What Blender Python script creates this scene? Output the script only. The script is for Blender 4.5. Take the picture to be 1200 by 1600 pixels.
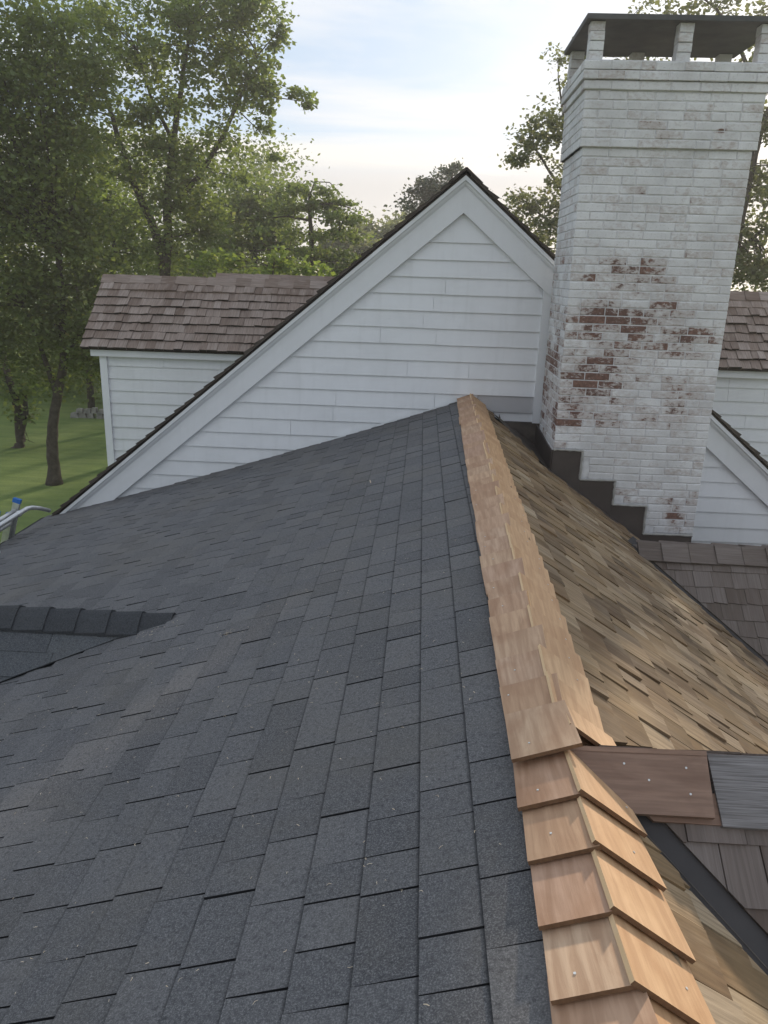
import bpy, math, random
import numpy as np
from mathutils import Vector, Matrix

# ------------------------------------------------------------------ units
# Layout is measured in "ridge heights" (camera to ridge = 1), S metres each; the ground is z = 0.
S = 1.18
H = 5.3
def W(x, y, z): return Vector((S * x, S * y, S * z + H))
rng = random.Random(7)
nrg = np.random.default_rng(11)
scene = bpy.context.scene
col = scene.collection
for o in list(bpy.data.objects): bpy.data.objects.remove(o)

# ------------------------------------------------------------------ camera
F, CX, CY = 1200.0, 600.0, 800.0
dy = np.array([63, -370, F]); dy = dy / np.linalg.norm(dy)
dn = np.array([-120, 3890, F]); dn = dn / np.linalg.norm(dn)
dn = dn - dy * dn.dot(dy); dn = dn / np.linalg.norm(dn)
dx = np.cross(dn, dy)
if dx[0] < 0: dx = -dx
RM = np.stack([dx, dy, -dn], 1)            # world (right, ahead, up) -> camera (right, down, forward)
camd = bpy.data.cameras.new('camera'); cam = bpy.data.objects.new('camera', camd); col.objects.link(cam)
camd.sensor_fit = 'VERTICAL'; camd.sensor_height = 24; camd.lens = 24 * F / 1600
camd.clip_start = 0.05; camd.clip_end = 2000
m = Matrix.Identity(4)
for i in range(3):
    m[i][0] = RM[0][i]; m[i][1] = -RM[1][i]; m[i][2] = -RM[2][i]
m[2][3] = H
cam.matrix_world = m
scene.camera = cam
def ray(u, v): return RM.T @ np.array([u - CX, v - CY, F])
def atY(u, v, Y): r = ray(u, v); return r * (Y / r[1])
def atZ(u, v, Z): r = ray(u, v); return r * (Z / r[2])
def projw(P):
    c = RM @ np.array([P[0], P[1], P[2] - H])
    if c[2] < 0.05: return None
    return (CX + F * c[0] / c[2], CY + F * c[1] / c[2])

# ------------------------------------------------------------------ sky, sun, exposure
SUN_AZ, SUN_EL = math.radians(23), math.radians(21)
world = bpy.data.worlds.new('World'); scene.world = world; world.use_nodes = True
wt = world.node_tree; wt.nodes.clear()
def N(t, typ, **kw):
    n = t.nodes.new(typ)
    for k, v in kw.items(): setattr(n, k, v)
    return n
def L(t, a, b): t.links.new(a, b)
def math_node(t, op, a, b=None, clamp=False):
    n = N(t, 'ShaderNodeMath', operation=op); n.use_clamp = clamp
    for i, v in enumerate((a, b)):
        if v is None: continue
        if isinstance(v, (int, float)): n.inputs[i].default_value = v
        else: L(t, v, n.inputs[i])
    return n.outputs[0]
def ramp(t, fac, stops, interp='LINEAR'):
    r = N(t, 'ShaderNodeValToRGB'); r.color_ramp.interpolation = interp
    e = r.color_ramp.elements
    while len(e) > 1: e.remove(e[-1])
    for i, (p, c) in enumerate(stops):
        if not isinstance(c, (tuple, list)): c = (c, c, c)
        el = e[0] if i == 0 else e.new(p)
        el.position = p; el.color = (c[0], c[1], c[2], 1)
    L(t, fac, r.inputs[0]); return r.outputs[0]
def mix(t, fac, a, b, mode='MIX'):
    n = N(t, 'ShaderNodeMix', data_type='RGBA', blend_type=mode)
    for i, v in ((0, fac), (6, a), (7, b)):
        if isinstance(v, (int, float)): n.inputs[i].default_value = v
        elif isinstance(v, (tuple, list)): n.inputs[i].default_value = (v[0], v[1], v[2], 1)
        else: L(t, v, n.inputs[i])
    return n.outputs[2]
def noise(t, vec, scale, detail=4, rough=.55, dist=0.0):
    n = N(t, 'ShaderNodeTexNoise'); n.inputs['Scale'].default_value = scale
    n.inputs['Detail'].default_value = detail; n.inputs['Roughness'].default_value = rough
    n.inputs['Distortion'].default_value = dist
    if vec is not None: L(t, vec, n.inputs['Vector'])
    return n.outputs['Fac']
def mapping(t, vec, loc=(0, 0, 0), scale=(1, 1, 1), rot=(0, 0, 0)):
    n = N(t, 'ShaderNodeMapping'); L(t, vec, n.inputs[0])
    n.inputs[1].default_value = loc; n.inputs[2].default_value = rot; n.inputs[3].default_value = scale
    return n.outputs[0]

sky = N(wt, 'ShaderNodeTexSky', sky_type='NISHITA'); sky.sun_disc = False
sky.sun_elevation = SUN_EL; sky.sun_rotation = SUN_AZ
sky.air_density = 1.0; sky.dust_density = 1.2; sky.ozone_density = 1.5; sky.altitude = 0
tc = N(wt, 'ShaderNodeTexCoord')
sep = N(wt, 'ShaderNodeSeparateXYZ'); L(wt, tc.outputs['Generated'], sep.inputs[0])
zc = math_node(wt, 'MAXIMUM', sep.outputs[2], 0.0)
den = math_node(wt, 'ADD', zc, 0.12)
cmb = N(wt, 'ShaderNodeCombineXYZ')
L(wt, math_node(wt, 'DIVIDE', sep.outputs[0], den), cmb.inputs[0])
L(wt, math_node(wt, 'DIVIDE', sep.outputs[1], den), cmb.inputs[1])
v1 = mapping(wt, cmb.outputs[0], loc=(2.3, .7, 0), scale=(.55, 1.5, 1), rot=(0, 0, .35))
n1 = noise(wt, v1, 1.1, 7, .58, .6)
cirrus = ramp(wt, n1, [(.42, 0), (.64, .9)])
# a low bank of cloud round the horizon
v2 = mapping(wt, tc.outputs['Generated'], loc=(.2, .1, .0), scale=(2.2, 2.2, 14))
n2 = noise(wt, v2, 1.3, 6, .55, .4)
band = ramp(wt, sep.outputs[2], [(.0, .3), (.05, 1), (.10, 1), (.15, 0)])
bank = math_node(wt, 'MULTIPLY', ramp(wt, n2, [(.30, 0), (.44, 1)]), band)
veil = mix(wt, .80, sky.outputs[0], (3.4, 4.3, 5.5))
c1 = mix(wt, cirrus, veil, (6.3, 6.3, 6.4))
edge_ = ramp(wt, bank, [(0, 0), (.3, .8), (.7, 0)])
c2 = mix(wt, math_node(wt, 'MULTIPLY', bank, .85), c1, (5.0, 4.75, 4.6))
c2 = mix(wt, edge_, c2, (7.2, 6.8, 6.1))
bg = N(wt, 'ShaderNodeBackground'); bg.inputs['Strength'].default_value = 0.10
L(wt, c2, bg.inputs['Color'])
wo = N(wt, 'ShaderNodeOutputWorld'); L(wt, bg.outputs[0], wo.inputs[0])
sun = bpy.data.lights.new('sun', 'SUN'); sun.energy = 2.6; sun.angle = math.radians(2.5); sun.color = (1, .86, .68)
suno = bpy.data.objects.new('sun', sun); col.objects.link(suno)
sdir = Vector((math.sin(SUN_AZ) * math.cos(SUN_EL), math.cos(SUN_AZ) * math.cos(SUN_EL), math.sin(SUN_EL)))
suno.rotation_euler = (-sdir).to_track_quat('-Z', 'Y').to_euler(); suno.location = sdir * 60
vs = scene.view_settings; vs.view_transform = 'Standard'; vs.look = 'None'; vs.gamma = 1; vs.exposure = 0.66
vs.use_curve_mapping = False
scene.render.engine = 'CYCLES'

# ------------------------------------------------------------------ materials
def newmat(name):
    ma = bpy.data.materials.new(name); ma.use_nodes = True
    t = ma.node_tree; t.nodes.clear()
    b = N(t, 'ShaderNodeBsdfPrincipled'); o = N(t, 'ShaderNodeOutputMaterial')
    L(t, b.outputs[0], o.inputs[0]); b.inputs['Specular IOR Level'].default_value = .3
    return ma, t, b
def rnd(t):
    g = N(t, 'ShaderNodeNewGeometry'); oi = N(t, 'ShaderNodeObjectInfo')
    return math_node(t, 'FRACT', math_node(t, 'ADD', math_node(t, 'MULTIPLY', oi.outputs['Random'], 7.31), math_node(t, 'MULTIPLY', g.outputs['Random Per Island'], 3.77)))
def bump(t, b, h, strength, dist):
    bn = N(t, 'ShaderNodeBump'); bn.inputs['Strength'].default_value = strength; bn.inputs['Distance'].default_value = dist
    L(t, h, bn.inputs['Height']); L(t, bn.outputs[0], b.inputs['Normal'])
def offset_uv(t, r, su, sv):
    tcn = N(t, 'ShaderNodeUVMap')
    va = N(t, 'ShaderNodeVectorMath', operation='ADD'); L(t, tcn.outputs[0], va.inputs[0])
    cb = N(t, 'ShaderNodeCombineXYZ')
    L(t, math_node(t, 'MULTIPLY', r, 37.0), cb.inputs[0]); L(t, math_node(t, 'MULTIPLY', r, 91.0), cb.inputs[1])
    L(t, cb.outputs[0], va.inputs[1])
    return mapping(t, va.outputs[0], scale=(su, sv, 1))
def wood(name, tones, streak, streak_amt, dark, su=70, sv=4, rough=.75, stain=None, stain_amt=0.0, grain=.35):
    ma, t, b = newmat(name)
    r = rnd(t)
    vec = offset_uv(t, r, su, sv)
    g1 = noise(t, vec, 1.0, 5, .6, .3)
    vec2 = offset_uv(t, r, su * .22, sv * 1.3)
    g2 = noise(t, vec2, 1.0, 4, .55, .6)
    base = ramp(t, r, [(i / max(1, len(tones) - 1), c) for i, c in enumerate(tones)])
    c = mix(t, math_node(t, 'MULTIPLY', ramp(t, g2, [(.46, 0), (.68, 1)]), streak_amt), base, streak)
    c = mix(t, math_node(t, 'MULTIPLY', ramp(t, g1, [(.40, 1), (.62, 0)]), grain), c, dark)
    if stain:
        ge = N(t, 'ShaderNodeNewGeometry')
        s = noise(t, ge.outputs['Position'], 1.7, 5, .6, .5)
        c = mix(t, math_node(t, 'MULTIPLY', ramp(t, s, [(.47, 0), (.64, 1)]), stain_amt), c, stain)
    L(t, c, b.inputs['Base Color']); b.inputs['Roughness'].default_value = rough
    bump(t, b, g1, .35, .003)
    return ma
M = {}
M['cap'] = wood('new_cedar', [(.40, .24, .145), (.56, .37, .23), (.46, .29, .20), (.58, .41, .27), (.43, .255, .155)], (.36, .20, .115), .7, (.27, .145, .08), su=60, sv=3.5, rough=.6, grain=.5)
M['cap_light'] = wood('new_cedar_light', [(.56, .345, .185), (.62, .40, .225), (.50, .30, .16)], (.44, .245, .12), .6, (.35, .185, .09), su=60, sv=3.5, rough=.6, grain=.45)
M['cap_edge'] = wood('sawn_edge_cedar', [(.74, .52, .30), (.70, .48, .27)], (.76, .56, .36), .5, (.60, .38, .2), su=60, sv=5, rough=.7, grain=.15)
M['cap_end'] = wood('shaded_cedar_end_grain', [(.17, .095, .05), (.22, .125, .068)], (.13, .07, .038), .5, (.09, .045, .025), su=90, sv=60, rough=.85)  # end grain, darkened in colour for the shade on the cap butts
M['brown_board'] = wood('brown_cedar_board', [(.25, .155, .11), (.28, .18, .13)], (.17, .098, .066), .6, (.11, .066, .046), su=75, sv=4, rough=.65, grain=.4)
M['weathered'] = wood('weathered_cedar', [(.085, .051, .026), (.28, .185, .098), (.16, .099, .052), (.35, .25, .15), (.215, .132, .068), (.105, .064, .034), (.30, .215, .135), (.43, .33, .22)], (.46, .365, .255), .3, (.055, .035, .02), su=90, sv=5, rough=.85, stain=(.34, .23, .115), stain_amt=.35, grain=.45)
M['grey_cedar'] = wood('grey_cedar', [(.21, .152, .12), (.27, .205, .168), (.33, .262, .222), (.165, .115, .088), (.39, .32, .277)], (.42, .355, .315), .35, (.10, .068, .05), su=80, sv=5, rough=.85, grain=.45)
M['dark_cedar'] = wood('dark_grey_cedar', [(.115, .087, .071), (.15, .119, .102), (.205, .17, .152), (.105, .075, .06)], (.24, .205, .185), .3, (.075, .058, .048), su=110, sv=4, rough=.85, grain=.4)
M['silver_board'] = wood('silver_weathered_board', [(.22, .205, .20), (.26, .245, .238)], (.31, .29, .285), .25, (.085, .075, .07), su=260, sv=5, rough=.85, grain=.7)
M['edge_cedar'] = wood('dark_shingle_edge', [(.07, .058, .05), (.10, .082, .068), (.05, .04, .034)], (.12, .10, .085), .3, (.03, .025, .02), rough=.9)

def asphalt(name, k, tint):
    ma, t, b = newmat(name)
    r = rnd(t); ge = N(t, 'ShaderNodeNewGeometry')
    fine = noise(t, ge.outputs['Position'], 260, 3, .8)
    mid = noise(t, ge.outputs['Position'], 85, 3, .7)
    big = noise(t, ge.outputs['Position'], 1.6, 6, .65, .5)
    col4 = [(.064, .063, .067), (.084, .083, .087), (.106, .103, .105), (.074, .073, .078)]
    col4 = [tuple(q * k * g for q, g in zip(c, tint)) for c in col4]
    c = ramp(t, r, [(0, col4[0]), (.35, col4[1]), (.7, col4[2]), (1, col4[3])])
    c = mix(t, ramp(t, fine, [(.46, 0), (.70, .85)]), c, (.25 * k, .245 * k, .24 * k))
    c = mix(t, ramp(t, mid, [(.30, .6), (.5, 0)]), c, (.03 * k, .03 * k, .032 * k))
    c = mix(t, math_node(t, 'MULTIPLY', ramp(t, big, [(.45, 0), (.70, 1)]), .32), c, (.14 * k, .124 * k, .10 * k))
    # dark stripe painted in for the shadow line under the next course's butt
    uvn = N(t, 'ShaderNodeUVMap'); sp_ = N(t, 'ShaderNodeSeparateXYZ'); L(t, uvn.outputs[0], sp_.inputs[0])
    butt_shadow = ramp(t, sp_.outputs[1], [(.1235, 0), (.127, .7), (.1295, .7), (.131, .5)])
    c = mix(t, butt_shadow, c, (.022 * k, .022 * k, .024 * k))
    L(t, c, b.inputs['Base Color']); b.inputs['Roughness'].default_value = .9
    bump(t, b, fine, .7, .003)
    return ma
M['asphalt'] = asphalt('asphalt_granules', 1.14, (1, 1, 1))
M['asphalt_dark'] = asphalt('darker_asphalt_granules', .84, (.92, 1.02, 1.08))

def plain(name, c0, c1, scale=6, rough=.6, bumps=0.0, metallic=0.0, spec=.3, fine_scale=None):
    ma, t, b = newmat(name)
    ge = N(t, 'ShaderNodeNewGeometry')
    n0 = noise(t, ge.outputs['Position'], scale, 5, .6, .3)
    L(t, mix(t, ramp(t, n0, [(.35, 0), (.68, 1)]), c0, c1), b.inputs['Base Color'])
    b.inputs['Roughness'].default_value = rough; b.inputs['Metallic'].default_value = metallic
    b.inputs['Specular IOR Level'].default_value = spec
    if bumps: bump(t, b, noise(t, ge.outputs['Position'], fine_scale or scale * 8, 3, .6), bumps, .004)
    return ma
M['cut'] = plain('cut_asphalt_edge', (.010, .010, .012), (.018, .018, .02), 9, .95)
M['endgrain'] = plain('shaded_weathered_end_grain', (.035, .028, .022), (.06, .048, .038), 30, .95)  # dark end grain, with the shadow line under each course put into its colour
M['felt'] = plain('roof_underlay', (.012, .012, .014), (.02, .02, .022), 5, .95)
M['cedar_deck'] = plain('cedar_underlayer', (.03, .024, .018), (.05, .04, .028), 9, .95)
M['flashing'] = plain('dark_bronze_flashing', (.060, .047, .041), (.080, .064, .056), 4, .6, .08, 0, .45)
M['valley'] = plain('dark_valley_metal', (.036, .030, .029), (.050, .043, .041), 5, .6, .06, 0, .45)
M['saddle'] = plain('stained_roof_metal', (.07, .06, .055), (.14, .115, .095), 7, .55, .15)
M['sealant'] = plain('grey_sealant', (.30, .29, .27), (.42, .41, .38), 20, .85, .5, fine_scale=120)
M['mortar'] = plain('painted_mortar', (.54, .535, .54), (.72, .715, .72), 14, .85, .5, fine_scale=150)
M['cap_stone'] = plain('slate_cap', (.06, .065, .07), (.10, .10, .105), 5, .7, .2)
M['soot'] = plain('sooty_lining', (.02, .018, .018), (.04, .036, .034), 6, .95, .3)
M['alu'] = plain('aluminium', (.55, .55, .54), (.68, .68, .67), 12, .42, .1, .85, .5)
M['blue'] = plain('blue_plastic', (.02, .12, .42), (.03, .16, .5), 10, .45)
M['nail'] = plain('galvanised_nail', (.6, .6, .58), (.75, .75, .72), 50, .4, 0, .6)
M['splinter'] = plain('cedar_splinter', (.55, .42, .28), (.72, .62, .48), 50, .8)
M['foundation'] = plain('stone_foundation', (.2, .19, .18), (.3, .29, .27), 3, .9, .4)
M['stone'] = plain('field_stone', (.16, .155, .14), (.34, .33, .30), 4, .9, .6)

def paint(name, base, dirt, amt):
    ma, t, b = newmat(name)
    ge = N(t, 'ShaderNodeNewGeometry'); r = rnd(t)
    n0 = noise(t, ge.outputs['Position'], 2.2, 6, .62, .5)
    st = noise(t, mapping(t, ge.outputs['Position'], scale=(16, 16, 1.3)), 1.0, 5, .6)
    sp = noise(t, ge.outputs['Position'], 55, 3, .6)
    c = mix(t, math_node(t, 'MULTIPLY', r, .10), base, dirt)
    c = mix(t, math_node(t, 'MULTIPLY', ramp(t, n0, [(.45, 0), (.75, 1)]), amt), c, dirt)
    c = mix(t, math_node(t, 'MULTIPLY', ramp(t, st, [(.52, 0), (.78, 1)]), amt * .8), c, dirt)
    c = mix(t, ramp(t, sp, [(.72, 0), (.78, .5)]), c, (.35, .34, .32))
    L(t, c, b.inputs['Base Color']); b.inputs['Roughness'].default_value = .5
    bump(t, b, noise(t, mapping(t, ge.outputs['Position'], scale=(4, 4, 60)), 1.5, 4, .6), .06, .004)
    return ma
M['white'] = paint('white_house_paint', (.79, .80, .815), (.56, .565, .565), .30)
M['trim'] = paint('white_trim_paint', (.78, .79, .805), (.60, .605, .60), .25)
M['grey_board'] = paint('grey_primed_board', (.46, .455, .46), (.38, .37, .37), .4)

# whitewashed brick: paint, and the brick where it has worn off
ma, t, b = newmat('whitewashed_brick'); M['brick'] = ma
oi = N(t, 'ShaderNodeObjectInfo'); ge = N(t, 'ShaderNodeNewGeometry'); r = rnd(t)
P = ge.outputs['Position']
def patch(cx_, cz_, sx, sz):       # an elliptical area of wear on the chimney
    c0 = W(cx_, 5.75, cz_)
    mp = mapping(t, P, loc=(-c0.x / (sx * S), 0, -c0.z / (sz * S)), scale=(1 / (sx * S), 0.0, 1 / (sz * S)))
    g = N(t, 'ShaderNodeTexGradient', gradient_type='SPHERICAL'); L(t, mp, g.inputs[0])
    return g.outputs['Fac']
wear = None
for (u, v, su, sv, k) in [(925, 590, 130, 110, .85), (950, 500, 110, 50, 1.0), (1075, 535, 60, 40, .8), (960, 430, 100, 55, .62), (895, 640, 75, 70, 1.0), (1055, 800, 22, 50, .95), (1050, 640, 45, 45, .62), (1125, 205, 10, 5, 1.3), (1020, 320, 60, 30, .45), (1050, 480, 60, 60, .45)]:
    p = atY(u, v, 5.75)
    q = math_node(t, 'MULTIPLY', patch(p[0], p[2], su * .0048, sv * .0046), k)
    wear = q if wear is None else math_node(t, 'MAXIMUM', wear, q)
n_f = noise(t, mapping(t, P, scale=(1, 1, 1.8)), 26, 5, .65, .4)
n_m = noise(t, P, 7, 4, .6, .5)
fld = math_node(t, 'ADD', math_node(t, 'MULTIPLY', n_f, .72), math_node(t, 'MULTIPLY', n_m, .5))
fld = math_node(t, 'ADD', fld, math_node(t, 'MULTIPLY', math_node(t, 'SUBTRACT', r, .5), .27))
fld = math_node(t, 'ADD', fld, math_node(t, 'MULTIPLY', wear, .40))
bare = ramp(t, fld, [(.83, 0), (.92, 1)])
thin = ramp(t, fld, [(.62, 0), (.84, .8)])
pcol = mix(t, ramp(t, noise(t, P, 3.0, 5, .6), [(.35, 0), (.7, 1)]), (.74, .738, .738), (.54, .532, .53))
pcol = mix(t, math_node(t, 'MULTIPLY', r, .25), pcol, (.60, .59, .59))
pcol = mix(t, ramp(t, noise(t, P, 60, 4, .7), [(.55, 0), (.72, .55)]), pcol, (.38, .36, .35))
bcol = ramp(t, r, [(0, (.215, .118, .092)), (.5, (.165, .098, .08)), (1, (.25, .145, .112))])
bcol = mix(t, ramp(t, noise(t, P, 45, 4, .7), [(.4, .6), (.6, 0)]), bcol, (.08, .05, .042))
c = mix(t, thin, pcol, (.42, .36, .33))
c = mix(t, bare, c, bcol)
L(t, c, b.inputs['Base Color']); b.inputs['Roughness'].default_value = .85
hgt = math_node(t, 'ADD', math_node(t, 'MULTIPLY', bare, -.6), math_node(t, 'MULTIPLY', noise(t, P, 70, 4, .65), .7))
bump(t, b, hgt, .5, .004)

ma, t, b = newmat('lawn_grass'); M['lawn'] = ma
ge = N(t, 'ShaderNodeNewGeometry'); P = ge.outputs['Position']
g1 = noise(t, mapping(t, P, scale=(.5, 2.4, 1)), 1.2, 6, .65, .3); g2 = noise(t, mapping(t, P, scale=(1, 3, 1)), 14, 5, .7); g3 = noise(t, P, .22, 4, .5)
c = mix(t, ramp(t, g1, [(.35, 0), (.68, 1)]), (.11, .17, .04), (.22, .285, .075))
c = mix(t, ramp(t, g2, [(.35, .6), (.6, 0)]), c, (.09, .135, .035))
c = mix(t, ramp(t, g3, [(.45, 0), (.7, .5)]), c, (.21, .25, .09))
L(t, c, b.inputs['Base Color']); b.inputs['Roughness'].default_value = .9; bump(t, b, g2, .8, .03)

def leafmat(name, c0, c1, c2, trans):
    ma = bpy.data.materials.new(name); ma.use_nodes = True; t = ma.node_tree; t.nodes.clear()
    r = rnd(t)
    c = ramp(t, r, [(0, c0), (.55, c1), (.96, c2), (1, (c2[0] * 1.5, c2[1] * 1.05, c2[2]))])
    d = N(t, 'ShaderNodeBsdfPrincipled'); L(t, c, d.inputs['Base Color']); d.inputs['Roughness'].default_value = .5; d.inputs['Specular IOR Level'].default_value = .35
    tr = N(t, 'ShaderNodeBsdfTranslucent'); L(t, mix(t, .55, c, (c2[0] * 1.7, c2[1] * 1.7, c2[2] * .8)), tr.inputs[0])
    mx = N(t, 'ShaderNodeMixShader'); mx.inputs[0].default_value = trans
    L(t, d.outputs[0], mx.inputs[1]); L(t, tr.outputs[0], mx.inputs[2])
    o = N(t, 'ShaderNodeOutputMaterial'); L(t, mx.outputs[0], o.inputs[0]); return ma
M['leaf_dark'] = leafmat('dark_leaves', (.085, .112, .040), (.125, .165, .055), (.185, .225, .075), .5)
M['leaf_mid'] = leafmat('green_leaves', (.095, .130, .045), (.135, .185, .06), (.20, .25, .085), .5)
M['leaf_bright'] = leafmat('yellow_green_leaves', (.11, .16, .04), (.16, .22, .055), (.22, .28, .075), .5)
M['leaf_dull'] = leafmat('dull_leaves', (.10, .115, .062), (.135, .155, .078), (.18, .195, .10), .5)
M['leaf_conifer'] = leafmat('blue_green_needles', (.055, .07, .05), (.075, .095, .065), (.095, .115, .08), .3)
M['bark'] = plain('bark', (.05, .04, .03), (.10, .083, .066), 9, .95, .9, fine_scale=40)

# ------------------------------------------------------------------ object helpers
def setp(o, label=None, cat=None, group=None, kind=None):
    if label: o['label'] = label
    if cat: o['category'] = cat
    if group: o['group'] = group
    if kind: o['kind'] = kind
    return o
def empty(name, loc, label, cat, group=None):
    o = bpy.data.objects.new(name, None); o.location = loc; o.empty_display_size = .3; col.objects.link(o)
    return setp(o, label, cat, group)
def adopt(o, parent):
    if parent is None: return o
    o.parent = parent
    o.matrix_parent_inverse = Matrix.Translation(parent.location).inverted() if parent.type == 'EMPTY' else Matrix.Identity(4)
    return o
def mesh(name, verts, faces, mat, uvs=None, smooth=False):
    me = bpy.data.meshes.new(name); me.from_pydata([tuple(v) for v in verts], [], faces)
    if mat: me.materials.append(mat)
    if uvs:
        ul = me.uv_layers.new(name='UVMap')
        for lp in me.loops: ul.data[lp.index].uv = uvs[lp.vertex_index]
    if smooth:
        for p in me.polygons: p.use_smooth = True
    me.update(); return me
def obj(name, me, parent=None, **kw):
    o = bpy.data.objects.new(name, me); col.objects.link(o)
    setp(o, **kw); return adopt(o, parent)
BOXF = [(0, 3, 2, 1), (4, 5, 6, 7), (0, 1, 5, 4), (1, 2, 6, 5), (2, 3, 7, 6), (3, 0, 4, 7)]
class MB:
    def __init__(s): s.v = []; s.f = []; s.uv = []
    def add(s, vs, fs, uv=None):
        k = len(s.v); s.v += [tuple(v) for v in vs]; s.f += [tuple(i + k for i in f) for f in fs]
        s.uv += list(uv) if uv else [(v[0] + v[2], v[1] + v[2]) for v in vs]
    def box(s, a, b):
        x0, y0, z0 = a; x1, y1, z1 = b
        s.add([(x0, y0, z0), (x1, y0, z0), (x1, y1, z0), (x0, y1, z0), (x0, y0, z1), (x1, y0, z1), (x1, y1, z1), (x0, y1, z1)], BOXF)
    def wbox(s, a, b):
        p, q = W(*a), W(*b); s.box(p, q)
    def prism(s, poly, off):           # poly: list of world points (front face, counter-clockwise seen from the front), off: vector to the back
        n = len(poly); off = Vector(off)
        vs = [Vector(p) for p in poly] + [Vector(p) + off for p in poly]
        fs = [tuple(range(n)), tuple(range(2 * n - 1, n - 1, -1))]
        for i in range(n):
            j = (i + 1) % n; fs.append((j, i, n + i, n + j))
        s.add(vs, fs)
    def tube(s, pts, rad, seg=8, cap=True):
        pts = [Vector(p) for p in pts]; rings = []
        for i, p in enumerate(pts):
            d = (pts[min(i + 1, len(pts) - 1)] - pts[max(i - 1, 0)]).normalized()
            a = d.cross(Vector((0.31, .11, .95))); 
            if a.length < .05: a = d.cross(Vector((1, 0, 0)))
            a.normalize(); b_ = d.cross(a); rr = rad[i] if isinstance(rad, (list, tuple)) else rad
            rings.append([p + (a * math.cos(2 * math.pi * k / seg) + b_ * math.sin(2 * math.pi * k / seg)) * rr for k in range(seg)])
        vs = [v for rg in rings for v in rg]; fs = []
        for i in range(len(rings) - 1):
            for k in range(seg):
                k2 = (k + 1) % seg; fs.append((i * seg + k, i * seg + k2, (i + 1) * seg + k2, (i + 1) * seg + k))
        if cap:
            fs.append(tuple(range(seg - 1, -1, -1))); fs.append(tuple((len(rings) - 1) * seg + k for k in range(seg)))
        s.add(vs, fs)
    def build(s, name, mat, parent=None, smooth=False, **kw):
        return obj(name, mesh(name, s.v, s.f, mat, s.uv, smooth), parent, **kw)

# unit wedges: x across, y from butt (0) to head (1), z from the deck (0) to the face (1 at the butt)
def unit_wedge(name, head, wob, uvw, uvl, mat, mats2=None):
    j = lambda k: rng.uniform(-k, k)
    d0, d1 = j(wob), j(wob)
    vs = [(0, d0, 0), (1, d1, 0), (1 - .01, 1, 0), (.01, 1, 0), (0, d0, 1 + j(.12)), (1, d1, 1 + j(.12)), (.99, 1, head), (.01, 1, head)]
    me = mesh(name, vs, BOXF, mat, [(v[0] * uvw, v[1] * uvl) for v in vs])
    if mats2:
        me.materials.append(mats2)
        for i in (2, 3, 5) if mats2 is M['cut'] else (2,): me.polygons[i].material_index = 1
    return me
def basis(O, A, U, Nn):
    m = Matrix.Identity(4)
    for i in range(3):
        m[i][0] = A[i]; m[i][1] = U[i]; m[i][2] = Nn[i]; m[i][3] = O[i]
    return m
def clip_poly(poly, planes):
    for (a, b_, c) in planes:
        out = []
        for i in range(len(poly)):
            p, q = poly[i], poly[(i + 1) % len(poly)]
            dp, dq = a * p[0] + b_ * p[1] - c, a * q[0] + b_ * q[1] - c
            if dp <= 0: out.append(p)
            if (dp < 0 < dq) or (dq < 0 < dp):
                k = dp / (dp - dq); out.append((p[0] + (q[0] - p[0]) * k, p[1] + (q[1] - p[1]) * k))
        poly = out
        if len(poly) < 3: return []
    return poly
def area(poly): return abs(sum(poly[i][0] * poly[(i + 1) % len(poly)][1] - poly[(i + 1) % len(poly)][0] * poly[i][1] for i in range(len(poly)))) / 2
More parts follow.
